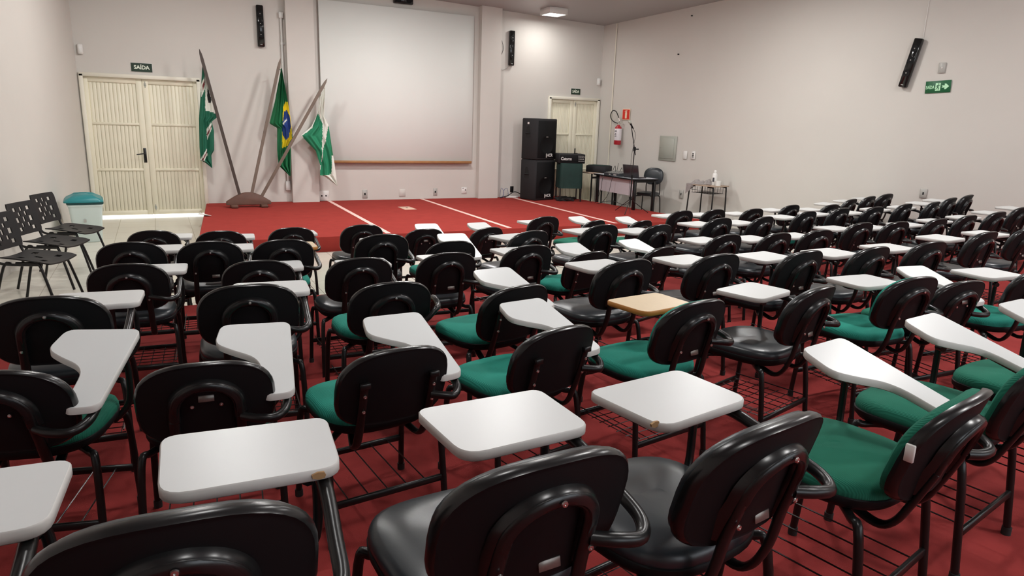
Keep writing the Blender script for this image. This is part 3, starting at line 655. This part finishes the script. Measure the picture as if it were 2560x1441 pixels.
# microphone stand
r = thing('microphone_stand', 'black tripod microphone stand with boom in front of the desk', 'stand', (7.77, 10.27, HS))
b = MB(); b.tube([(0, 0, .12), (.0, 0, .70)], .013, 10, sub=1); b.tube([(0, 0, .66), (.012, 0, 1.16)], .009, 10, sub=1); b.build('pole', 'black_metal', r)
b = MB(); b.tube([(0, 0, .64), (0, 0, .70)], .018, 10, sub=1); b.build('height_clutch', 'black_plastic', r)
for k in range(3):
    a = R(100+120*k); b = MB(); b.tube([(0, 0, .27), (math.cos(a)*.10, math.sin(a)*.10, .19), (math.cos(a)*.36, math.sin(a)*.36, .012)], .007, 8, sub=2); b.build('leg', 'black_metal', r)
b = MB(); b.lathe([(0, .24), (.024, .24), (.024, .30), (0, .30)], n=12); b.build('hub', 'black_plastic', r)
b = MB(); b.lathe([(0, 1.13), (.022, 1.13), (.026, 1.17), (.022, 1.21), (0, 1.21)], (.012, 0, 0), 12); b.tube([(.012, 0, 1.17), (.07, -.05, 1.17)], .012, 8); b.build('boom_clutch', 'black_plastic', r)
b = MB(); b.tube([(.035, -.01, 1.06), (-.075, .04, 1.60)], .008, 8, sub=1); b.build('boom', 'black_metal', r)
r = thing('microphone', 'black handheld microphone clipped to the top of the stand', 'microphone', (7.77-.075, 10.31, HS+1.60))
Mm = Matrix.Rotation(R(-38), 3, 'Y'); b = MB(); b.lathe([(0, -.09), (.010, -.09), (.017, .02), (.02, .03), (0, .03)], n=14, M=Mm); b.build('handle', 'black_plastic', r)
b = MB(); b.lathe([(0, .03), (.02, .032), (.027, .05), (.025, .075), (.012, .09), (0, .092)], n=14, M=Mm); b.build('head_grille', 'grey_metal', r)
b = MB(); b.tube([(7.75, 10.31, HS+1.53), (7.80, 10.30, HS+1.40), (7.74, 10.29, HS+1.05), (7.745, 10.29, HS+.7), (7.75, 10.29, HS+.3), (7.70, 10.15, HS+.008)], .004, 6); tag(b.build('microphone_cable', 'rubber'), 'thin black cable running down the microphone stand', 'cable')

# chair by the right wall behind the desk
r = thing('visitor_chair', 'black padded chair with black tube legs beside the right wall', 'chair', (8.85, 11.12, 0), R(118))
b = MB(); n = 28
def sel(a, p): c, s_ = math.cos(a), math.sin(a); return abs(c)**(2/p)*(1 if c >= 0 else -1), abs(s_)**(2/p)*(1 if s_ >= 0 else -1)
def pad(w, h, prof, p, f): return [[f((sel(2*math.pi*k/n, p)[0]*w*s_, sel(2*math.pi*k/n, p)[1]*h*s_, y)) for k in range(n)] for s_, y in prof]
b.rings(pad(.21, .20, [(.93, .425), (1, .44), (1, .46), (.95, .485), (.7, .495), (.1, .497)], 3.2, lambda p: (p[0], p[1]+.02, p[2]))); b.build('seat', 'black_vinyl', r)
b = MB(); b.rings(pad(.21, .17, [(.92, -.02), (1, -.012), (1, .012), (.93, .03), (.6, .04), (.1, .042)], 2.6, lambda p: (p[0], -.20+p[2]-p[1]*.12, .80+p[1]))); b.build('backrest', 'black_vinyl', r)
for x in (-.15, .15):
    b = MB(); b.tube([(x, .14, .42), (x, -.18, .42), (x, -.225, .47), (x, -.21, .60), (x*.9, -.215, .78)], .011, 8); b.build('back_support', 'black_metal', r)
for x in (-.18, .18):
    for y in (-.15, .19):
        b = MB(); b.tube([(x*.6, y*.6, .415), (x*.97, y*.95, .41), (x*1.05, y*1.1, .36), (x*1.15, y*1.3, .012)], .011, 8); b.build('leg', 'black_metal', r)

# student desk by the right wall
r = thing('student_desk', 'small wood topped student desk with black tube legs and wire basket', 'desk', (9.06, 9.66, 0), R(-82))
b = MB(); b.prism(rounded([(-.32, -.22), (.32, -.22), (.32, .22), (-.32, .22)], .04, 4), .752, .772, 0, bev=.004); b.build('desk_top', 'wood_top', r)
for y in (-.18, .18):
    for x in (-.27, .27):
        b = MB(); b.tube([(x*.55, y, .742), (x*.93, y, .735), (x*1.02, y, .68), (x*1.08, y*1.12, .012)], .013, 8); b.build('leg', 'black_metal', r)
b = MB(); b.tube([(-.29, -.2, .13), (-.29, .2, .13)], .010, 8); b.tube([(.29, -.2, .13), (.29, .2, .13)], .010, 8); b.tube([(-.29, 0, .13), (.29, 0, .13)], .010, 8); b.build('foot_bar', 'black_metal', r)
b = MB()
for i in range(8):
    x = -.21+i*.06; b.tube([(x, -.18, .735), (x, -.17, .62), (x, .17, .62), (x, .18, .735)], .0035, 6, sub=1)
for y in (-.17, -.06, .06, .17): b.tube([(-.23, y, .62), (.23, y, .62)], .0035, 6)
b.tube([(-.23, -.175, .67), (.23, -.175, .67)], .0035, 6); b.build('wire_basket', 'black_metal', r)
M0 = r.matrix_basis.copy()
def rag(loc, s, label, m='rag', sd=1):
    rnd = random.Random(sd); n = 18; b = MB(); vs = []; fs = []
    ph = [rnd.uniform(0, 6.28) for _ in range(6)]
    def hgt(x, y): return s[2]*(.55+.45*math.sin(x*5+ph[0]+2*math.sin(y*3+ph[1]))*math.cos(y*6+ph[2]+math.sin(x*4)))*max(0, 1-(x*x+y*y)**1.5)
    for j in range(n+1):
        for i in range(n+1):
            x, y = i/n*2-1, j/n*2-1; vs.append((x*s[0], y*s[1], .003+hgt(x, y)))
    k0 = len(vs); vs += [(p[0], p[1], 0) for p in vs]
    for j in range(n):
        for i in range(n):
            k = j*(n+1)+i; fs += [(k, k+1, k+n+2, k+n+1), (k0+k, k0+k+n+1, k0+k+n+2, k0+k+1)]
    b.add(vs, fs); o = b.build('cloth_rag', m); o.matrix_world = M0 @ at(*loc); tag(o, label, 'rag'); return o
rag((-.19, -.05, .772), (.15, .14, .085), 'crumpled grey beige rag at the left end of the student desk', sd=3)
rag((-.02, .05, .772), (.10, .12, .11), 'crumpled dark grey rag beside the white bottle on the student desk', sd=5)
b = MB(); b.rings([[(-.335, -.12, .777), (-.30, -.235, .777), (-.18, -.235, .777), (-.16, -.12, .777)], [(-.345, -.13, .774), (-.305, -.245, .774), (-.18, -.245, .774), (-.15, -.12, .774)], [(-.348, -.13, .62), (-.31, -.25, .58), (-.22, -.25, .65), (-.20, -.235, .70)]], 0, True, True); o = b.build('hanging_cloth', 'rag'); o.matrix_world = M0; tag(o, 'grey cloth hanging over the left corner of the student desk', 'rag')
r = thing('spray_bottle', 'white plastic bottle with dark label on the student desk', 'bottle'); r.matrix_world = M0 @ at(.11, .03, .772)
b = MB(); b.lathe([(0, 0), (.043, 0), (.046, .01), (.046, .19), (.035, .215), (.02, .225), (0, .225)], n=20); b.build('body', 'white_plastic', r)
b = MB(); b.lathe([(0, .225), (.024, .225), (.024, .262), (.015, .27), (0, .27)], n=16); b.build('cap', 'white_plastic', r)
b = MB(); b.box((.012, -.0455, .10), (.035, .004, .075)); b.build('label', 'ink', r)
r = thing('tub', 'low white tub beside the bottle at the right of the student desk', 'tub'); r.matrix_world = M0 @ at(.22, .0, .772)
b = MB(); b.lathe([(0, 0), (.05, 0), (.056, .085), (.05, .085), (.046, .01), (0, .01)], n=20); b.build('tub', 'white_plastic', r)
b = MB(); b.box((.09, -.10, .777), (.09, .04, .01), bev=.003); o = b.build('board_eraser', 'stand_wood'); o.matrix_world = M0; tag(o, 'small dark brown eraser lying in front of the bottle on the student desk', 'eraser')

# ------------------------------------------------------------ left wall: bin and plastic chairs
r = thing('waste_bin', 'pale plastic bin with turquoise swing lid in the left corner', 'bin', (-.90, 10.92, 0), R(4))
b = MB(); out = rounded([(-.20, -.25), (.20, -.25), (.20, .25), (-.20, .25)], .05, 5)
b.rings([[(x*s_, y*s_, z) for x, y in out] for s_, z in ((.74, 0), (.78, .01), (.97, .46), (1.0, .49), (1.03, .495), (1.03, .52))], 0); b.build('body', 'bin_body', r)
b = MB(); b.rings([[(x*s_, y*s_, z) for x, y in out] for s_, z in ((1.05, .515), (1.08, .53), (1.06, .555), (1.0, .575))], 0); b.build('lid_rim', 'bin_lid_dark', r)
b = MB(); b.rings([[(x*s_*1.02-.015, y*s_, .545+h*(1-.45*(x/.2)**2)) for x, y in out] for s_, h in ((1.12, 0), (1.13, .02), (1.0, .075), (.7, .125), (.25, .145))], 0); b.build('swing_lid', 'bin_lid', r)
b = MB(); b.box((.206*.99, -.12, .43), (.004, .06, .05)); b.box((-.02, -.253*.985, .30), (.03, .003, .04)); b.build('label', 'grey_plastic', r)
def plastic_chair(x, y, rz, label):
    r = thing('plastic_chair', label, 'chair', (x, y, 0), rz, 'perforated plastic chairs along the left wall')
    # faces local +y; seat and back are moulded shells pierced by small square holes
    def shell(name, w0, w1, l, f, holes, thick=.012):
        nu, nv = 26, 26; b = MB(); vs = []; fs = []
        def pt(u, v, s_):
            w = w0+(w1-w0)*v; ed = 1-.10*max(0, abs(v-.5)*2-.75)**1.2*4*abs(u)
            return f(u*w*ed, v, s_*thick)
        def hole(i, j): return any(abs((i+.5)/nu*2-1-hx) < .08 and abs((j+.5)/nv-hy) < .06 for hx, hy in holes)
        for s_ in (0, 1):
            for j in range(nv+1):
                for i in range(nu+1): vs.append(pt(i/nu*2-1, j/nv, s_))
        st = (nu+1)*(nv+1)
        for j in range(nv):
            for i in range(nu):
                if hole(i, j): continue
                k = j*(nu+1)+i; fs += [(k, k+1, k+nu+2, k+nu+1), (st+k, st+k+nu+1, st+k+nu+2, st+k+1)]
                for (di, dj, a, c) in ((0, -1, k, k+1), (0, 1, k+nu+1, k+nu+2), (-1, 0, k, k+nu+1), (1, 0, k+1, k+nu+2)):
                    ii, jj = i+di, j+dj
                    if not (0 <= ii < nu and 0 <= jj < nv) or hole(ii, jj): fs.append((a, c, st+c, st+a))
        b.add(vs, fs); return b.build(name, 'poly_black', r)
    hs_ = [(-.5, .78), (0, .78), (.5, .78), (-.25, .62), (.25, .62), (-.5, .46), (0, .46), (.5, .46), (-.25, .3), (.25, .3), (-.5, .16), (.5, .16)]
    shell('seat', .20, .235, .42, lambda x, v, o: (x, -.19+.42*v, .455-o+.018*math.cos(v*math.pi)*1-.035*max(0, v-.8)**1*5*.35+.02*(x/.23)**2), [(-.5, .75), (.5, .75), (-.5, .3), (.5, .3), (0, .5)])
    shell('backrest', .20, .215, .34, lambda x, v, o: (x, -.225-.075*v+.28*x*x-o, .53+.31*v), hs_)
    for s_ in (-1, 1):
        b = MB(); b.tube([(s_*.20, .14, .425), (s_*.20, -.13, .425), (s_*.20, -.215, .455), (s_*.195, -.25, .54), (s_*.19, -.275, .64)], .012, 8); b.build('back_tube', 'black_metal', r)
        b = MB(); b.tube([(s_*.19, -.10, .43), (s_*.205, -.16, .40), (s_*.23, -.27, .012)], .012, 8); b.build('rear_leg', 'black_metal', r)
        b = MB(); b.tube([(s_*.19, -.06, .435), (s_*.20, .10, .435), (s_*.205, .15, .40), (s_*.225, .26, .012)], .012, 8); b.build('front_leg', 'black_metal', r)
    b = MB(); b.tube([(-.2, .05, .425), (.2, .05, .425)], .010, 8); b.build('cross_bar', 'black_metal', r)
plastic_chair(-1.02, 7.27, R(-113), 'nearest of the three black perforated plastic chairs, cut off by the left edge')
plastic_chair(-.97, 8.12, R(-113), 'middle one of the three black perforated plastic chairs by the left wall')
plastic_chair(-.88, 8.93, R(-113), 'farthest of the three black perforated plastic chairs, next to the bin')
# ------------------------------------------------------------ tablet-arm chairs
def sup(a, p):
    c, s = math.cos(a), math.sin(a); return math.copysign(abs(c)**(2/p), c), math.copysign(abs(s)**(2/p), s)
NR = 40
def back_pt(x, zz, off, ht, t=.27): return (x, off+.9*x*x+(.145-zz)*t, ht-.145+zz)
def back_rings(prof, ht, w=.205, h=.145, p=2.55):
    out = []
    for s, off in prof:
        ring = []
        for k in range(NR):
            th = 2*math.pi*k/NR; a, c = sup(th, 2.5 if math.sin(th) > 0 else 3.6); x = a*w*s; zz = c*h*s
            ring.append(back_pt(x, zz, off, ht))
        out.append(ring)
    return out
P_TAB = rounded([(-.055, .535), (.285, .525), (.28, .28), (-.045, .275)], [.04, .035, .045, .055], 5)
J_TAB = rounded([(.045, .485), (.29, .475), (.268, .055), (.168, .05), (.168, .255), (.07, .325), (.022, .37)], [.035, .035, .035, .03, .09, .08, .04], 6)
def make_chair(seat_m, cushion_m, shape, tab_m='white'):
    """shape: 'arch' (hoop support, low name plate), 'window' (hoop with the plate high inside it), 'bracket' (two flat posts)"""
    low = shape in ('window', 'bracket'); dn = .12 if shape == 'lowarch' else 0; ht = .74 if low or dn else .80
    t = thing('tablet_arm_chair', '-', 'chair')
    # seat
    def sr(prof):
        out = []
        for s, z in prof:
            ring = []
            for k in range(NR):
                a, c = sup(2*math.pi*k/NR, 3.0); ring.append((a*.215*s*(1-.05*(1-c)/2), .325+c*.215*s, z-.012*max(0, c)**3))
            out.append(ring)
        return out
    b = MB(); b.rings(sr([(.97, .428), (1.0, .436), (1.0, .450), (.975, .464), (.90, .474), (.6, .480), (.15, .478)]), 0); b.build('seat', seat_m, t)
    b = MB(); b.rings(sr([(.80, .396), (.95, .400), (1.005, .415), (1.012, .432), (.99, .437)]), 0); b.build('seat_pan', 'black_plastic', t)
    # backrest
    b = MB(); b.rings(back_rings([(.10, -.016), (.90, -.016), (.935, -.015), (.97, -.017), (1.0, -.010), (1.008, 0), (1.0, .010), (.96, .012)], ht), 0); b.m = [1 if 3*NR <= i < 7*NR else 0 for i in range(len(b.f))]; b.build('backrest_shell', ['black_plastic', 'black_rim'], t)
    b = MB(); b.rings(back_rings([(.95, .008), (.965, .016), (.95, .030), (.88, .041), (.6, .049), (.12, .051)], ht), 0); b.build('back_cushion', cushion_m, t)
    # support posts
    lo = [(.06, .36, .392), (.088, .225, .370), (.096, .145, .352), (.099, .102, .378), (.098, .068, .45)]
    def bp(x, z, off=-.030): q = back_pt(x, z-(ht-.145), off, ht); return (x, q[1], z)
    b = MB()
    if shape == 'bracket':
        for s in (-1, 1):
            pts = [(s*.06, .36, .392), (s*.10, .225, .370), (s*.122, .145, .352), (s*.126, .102, .378), (s*.126, .070, .45), bp(s*.126, .54), bp(s*.126, .615)]
            b.tube(pts, .0155, 10, flat=.62, up=(0, 0, 1))
            q = bp(s*.126, .625, -.034); b.box(q, (.036, .020, .02), bev=.002)
    else:
        top = ht-.158; hoop = [bp(.092*math.cos(R(a)), top+.082*math.sin(R(a))) for a in range(0, 181, 20)]
        pts = lo+[bp(.096, .54), bp(.094, top-.04)]+hoop+[bp(-.094, top-.04), bp(-.096, .54)]+[(-p[0], p[1], p[2]) for p in lo[::-1]]
        b.tube(pts, .0165, 10, sub=4, flat=.62)
    b.build('back_support', 'black_metal', t)
    if shape != 'bracket':                                            # raised hump of the shell that covers the hoop
        b = MB(); rr = []
        for dr, off in ((.024, -.014), (.018, -.030), (.007, -.041), (-.007, -.042), (-.015, -.030), (-.016, -.014)):
            ring = []
            for a in range(-10, 11):
                th = math.pi/2-a/10*math.pi/2
                ring.append(bp((.092+dr)*math.cos(th), top+(.082+dr)*math.sin(th), off))
            for s in (0,):
                pass
            tail = [bp(-.096-dr, top-k*.035, off+.004*k) for k in range(1, 4)]; head = [bp(.096+dr, top-k*.035, off+.004*k) for k in range(3, 0, -1)]
            rr.append(tail[::-1]+ring+head)
        n = len(rr[0]); vs = [p for q in rr for p in q]
        fs = [(i*n+k, (i+1)*n+k, (i+1)*n+k+1, i*n+k+1) for i in range(len(rr)-1) for k in range(n-1)]
        b.add(vs, fs); b.build('shell_hump', 'black_rim', t)
    # screws and name plate
    def screw(x, z, off): 
        q = bp(x, z, off); b = MB(); b.lathe([(0, 0), (.0065, 0), (.0055, .003), (.002, .0035), (0, .0015)], q, 10, M=Matrix.Rotation(R(90), 3, 'X')); b.build('screw', 'steel', t)
    def plate(x, z, w, off):
        q = bp(x, z, off); b = MB(); b.box(q, (w, .003, .021), rx=R(-11), bev=.001); b.build('name_plate', 'plate', t)
    if shape in ('arch', 'lowarch'): screw(0, ht-.074, -.046); screw(.096, ht-.215, -.047); screw(-.096, ht-.215, -.047); plate(.025, ht-.245, .048, -.019)
    elif shape == 'window': screw(.042, ht-.150, -.019); screw(-.042, ht-.150, -.019); plate(0, ht-.122, .046, -.020)
    else:
        for s in (-1, 1): screw(s*.126, .585, -.043); screw(s*.126, .525, -.043)
    # legs with rubber feet
    for s in (-1, 1):
        for pts in ([(s*.12, .24, .388), (s*.185, .175, .384), (s*.213, .138, .352), (s*.223, .10, .02)], [(s*.12, .39, .388), (s*.185, .455, .384), (s*.211, .482, .352), (s*.221, .51, .02)]):
            b = MB(); b.tube(pts, .0125, 8); e = pts[-1]; b.tube([(e[0], e[1], .028), (e[0], e[1], 0)], .0155, 10, 1, sub=1); b.build('leg', ['black_metal', 'rubber'], t)
    for y in (.114, .50):
        b = MB(); b.box((0, y, .155), (.435, .014, .026), bev=.003); b.build('stretcher', 'black_metal', t)
    b = MB()
    if low:
        for i in range(5): x = -.15+i*.075; b.tube([(x, .115, .155), (x, .50, .158)], .0027, 5, sub=1)
    else:
        for i in range(7): x = -.18+i*.06; b.tube([(x, .115, .160), (x, .50, .160)], .0023, 4, sub=1)
        for i in range(7): y = .14+i*.055; b.tube([(-.20, y, .163), (.20, y, .163)], .0023, 4, sub=1)
        for s in (-1, 1): b.tube([(s*.195, .115, .185), (s*.195, .50, .185)], .003, 5, sub=1)
    b.build('book_basket', 'black_metal', t)
    # arm and writing tablet
    zt = (lambda y: .590+(y-.05)*.29) if low else (lambda y: .685-dn)
    ax = .126 if shape == 'bracket' else .10
    b = MB(); b.tube([bp(ax, ht-.20, -.034), (ax+.05, .004, ht-.205), (.205, .004, .535 if low else .585), (.238, .05, .548 if low else .592), (.244, .14, .576 if low else .61), (.246, .30, zt(.30)-.039), (.225, .44, zt(.44)-.038)], .0145, 10); b.build('armrest', 'black_metal', t)
    b = MB(); b.tube([(.20, .42, zt(.42)-.027), (.236, .42, zt(.42)-.065), (.248, .425, .56), (.240, .42, .45), (.19, .40, .392)], .0115, 8); b.tube([(.236, .425, .60), (.225, .40, .60)], .014, 8); b.build('tablet_bracket', 'black_metal', t)
    b = MB(); out = (J_TAB if low else P_TAB); f = lambda p: (p[0], p[1], zt(p[1])-.024+p[2])
    if tab_m == 'white': b.prism(out[::-1], 0, .024, 0, mside=1, bev=.003, f=f)
    else: b.prism(out[::-1], 0, .024, 0, mside=1, bev=.004, f=f)
    b.build('writing_tablet', ['white_laminate', 'white_edge'] if tab_m == 'white' else ['cream_laminate', 'orange_edge'], t)
    return t
PROTO = {}
def chair(kind, x, y, rz, z, label, group):
    spec = {'black': ('black_vinyl', 'black_vinyl', 'arch', 'white'), 'green': ('green_cloth', 'black_vinyl', 'arch', 'white'), 'greenback': ('green_cloth', 'green_cloth', 'arch', 'white'), 'greenwood': ('green_cloth', 'green_cloth', 'arch', 'wood'), 'blackwood': ('black_vinyl', 'black_vinyl', 'arch', 'wood'), 'gwood': ('green_cloth', 'black_vinyl', 'arch', 'wood'), 'gwoodlow': ('green_cloth', 'black_vinyl', 'lowarch', 'wood'), 'window': ('dark_green_cloth', 'dark_green_cloth', 'window', 'white'), 'windowblack': ('dark_green_cloth', 'black_vinyl', 'window', 'white'), 'bracket': ('green_cloth', 'black_vinyl', 'bracket', 'white')}[kind]
    if kind not in PROTO: PROTO[kind] = t = make_chair(*spec)
    else: t = dup(PROTO[kind])
    t.location = (x, y, z); t.rotation_euler = (0, 0, rz); tag(t, label, 'chair', group); return t
CHAIRS = {
    'A': [
        ('black', -0.07, 6.33, 4),
        ('black', 0.44, 6.17, 4),
        ('black', 1.03, 6.21, 0),
        ('black', 1.67, 6.22, 0),
        ('windowblack', 2.28, 6.20, 0),
        ('windowblack', 2.93, 6.12, -12),
        ('black', 3.69, 6.31, -5),
        ('windowblack', 4.33, 6.29, -17),
        ('windowblack', 4.87, 6.14, -14),
        ('black', 5.65, 6.38, -4),
        ('black', 6.18, 6.38, -4),
        ('black', 6.72, 6.26, -5),
        ('black', 7.38, 6.25, -8),
        ('black', 7.84, 6.01, -9),
        ('black', 8.52, 6.23, -16),
        ('black', 8.99, 6.29, -14),
        ('black', 9.43, 6.34, -9),
    ],
    'B': [
        ('black', -0.19, 4.89, 4),
        ('black', 0.27, 4.79, 4),
        ('gwood', 0.73, 4.73, 0),
        ('black', 1.43, 4.76, 0),
        ('bracket', 1.94, 4.68, 0),
        ('black', 2.59, 4.62, -12),
        ('black', 3.35, 4.75, -7),
        ('black', 3.85, 4.62, -10),
        ('black', 4.76, 4.83, -7),
        ('black', 5.31, 4.80, -12),
        ('green', 6.19, 5.02, -9),
        ('black', 6.78, 5.06, -10),
        ('black', 7.17, 4.93, -6),
        ('black', 7.68, 4.91, -12),
        ('black', 8.12, 4.85, -16),
        ('black', 8.63, 4.96, -14),
        ('black', 9.06, 5.01, -15),
    ],
    'C': [
        ('black', -0.19, 4.18, 4),
        ('black', 0.48, 4.06, 4),
        ('black', 1.05, 3.96, 0),
        ('black', 1.62, 3.96, 0),
        ('black', 2.26, 4.05, -3),
        ('bracket', 2.72, 3.98, -10),
        ('bracket', 3.37, 3.98, -17),
        ('black', 4.06, 4.02, -5),
        ('black', 4.57, 3.96, -5),
        ('black', 5.10, 3.98, 0),
        ('black', 5.97, 4.21, -2),
        ('black', 6.44, 4.16, 0),
        ('black', 6.95, 4.08, -5),
        ('black', 7.43, 4.06, -6),
        ('black', 7.92, 4.04, -6),
        ('black', 8.50, 4.10, -5),
        ('black', 9.10, 4.17, -3),
    ],
    'D': [
        ('black', -0.41, 2.96, 4),
        ('black', 0.30, 2.92, 4),
        ('gwoodlow', 0.95, 3.01, 0),
        ('bracket', 1.50, 2.75, -12),
        ('black', 2.21, 2.86, -6),
        ('black', 2.82, 2.83, -4),
        ('black', 3.44, 2.75, -6),
        ('black', 4.02, 2.71, -5),
        ('black', 4.64, 2.73, -1),
        ('black', 5.60, 2.90, -5),
        ('black', 6.28, 2.94, -2),
    ],
    'E': [
        ('windowblack', -0.49, 2.32, 14),
        ('windowblack', 0.08, 2.17, 5),
        ('bracket', 0.68, 2.08, -6),
        ('bracket', 1.33, 2.09, -12),
        ('greenwood', 1.96, 2.04, -8),
        ('black', 2.68, 2.04, -14),
        ('greenback', 3.37, 2.02, 2),
        ('windowblack', 3.84, 2.04, 3),
        ('green', 4.34, 1.91, 5),
    ],
    'F': [
        ('black', -0.50, 0.96, 3),
        ('black', -0.02, 0.97, 4),
        ('black', 0.57, 0.90, -2),
        ('black', 1.07, 0.85, -8),
        ('window', 1.75, 0.86, -12),
        ('window', 2.36, 0.95, -10),
        ('window', 2.95, 0.96, -8),
    ],
}
ROWNAME = {'A': 'front row', 'B': 'second row', 'C': 'third row', 'D': 'fourth row', 'E': 'fifth row', 'F': 'nearest row'}
ORD = ['leftmost', 'second', 'third', 'fourth', 'fifth', 'sixth', 'seventh', 'eighth', 'ninth', 'tenth', 'eleventh', 'twelfth', 'thirteenth', 'fourteenth', 'fifteenth', 'sixteenth', 'seventeenth', 'eighteenth']
LOOK = {'black': 'black chair with white tablet', 'green': 'green seated chair with white tablet', 'greenback': 'green chair with green back cushion', 'greenwood': 'green chair with orange edged cream tablet', 'gwood': 'black backed chair with wood coloured tablet', 'gwoodlow': 'green seated chair with orange edged tablet', 'blackwood': 'black chair with wood coloured tablet', 'window': 'dark green chair with long white tablet', 'windowblack': 'black backed chair with green seat', 'bracket': 'two post chair with green seat'}
TZ = {'A': 0, 'B': .15, 'C': .15, 'D': .28, 'E': .28, 'F': .41}
for row, lst in CHAIRS.items():
    n = len(lst)
    for i, (kind, x, y, yaw) in enumerate(lst):
        where = 'leftmost' if i == 0 else 'rightmost' if i == n-1 else ORD[i]+' from left'
        c_ = chair(kind, x, y, R(-yaw), TZ[row]+ramp(x, y), '%s, %s in the %s' % (LOOK[kind], where, ROWNAME[row]), 'tablet arm chairs in the '+ROWNAME[row])
        if row == 'F' and i in (1, 3):                                # chipped tablet edges
            b = MB(); n_ = 7; q = (.235, .2765, .674) if i == 1 else (-.047, .30, .683)
            b.rings([[(q[0]+.013*math.cos(k*.9)*(1+.3*math.sin(k*2.3)), q[1]+d, q[2]+.008*math.sin(k*.9)) for k in range(n_)] for d in (-.0015, .004)]); b.build('edge_chip', 'chip_wood', c_)
        if row == 'F' and i == 4: tagged = c_
b = MB(); b.box((-.204, .062, .62), (.008, .022, .045), bev=.002); b.build('fabric_tag', 'white_plastic', tagged)   # white cloth tag on the edge of one back cushion
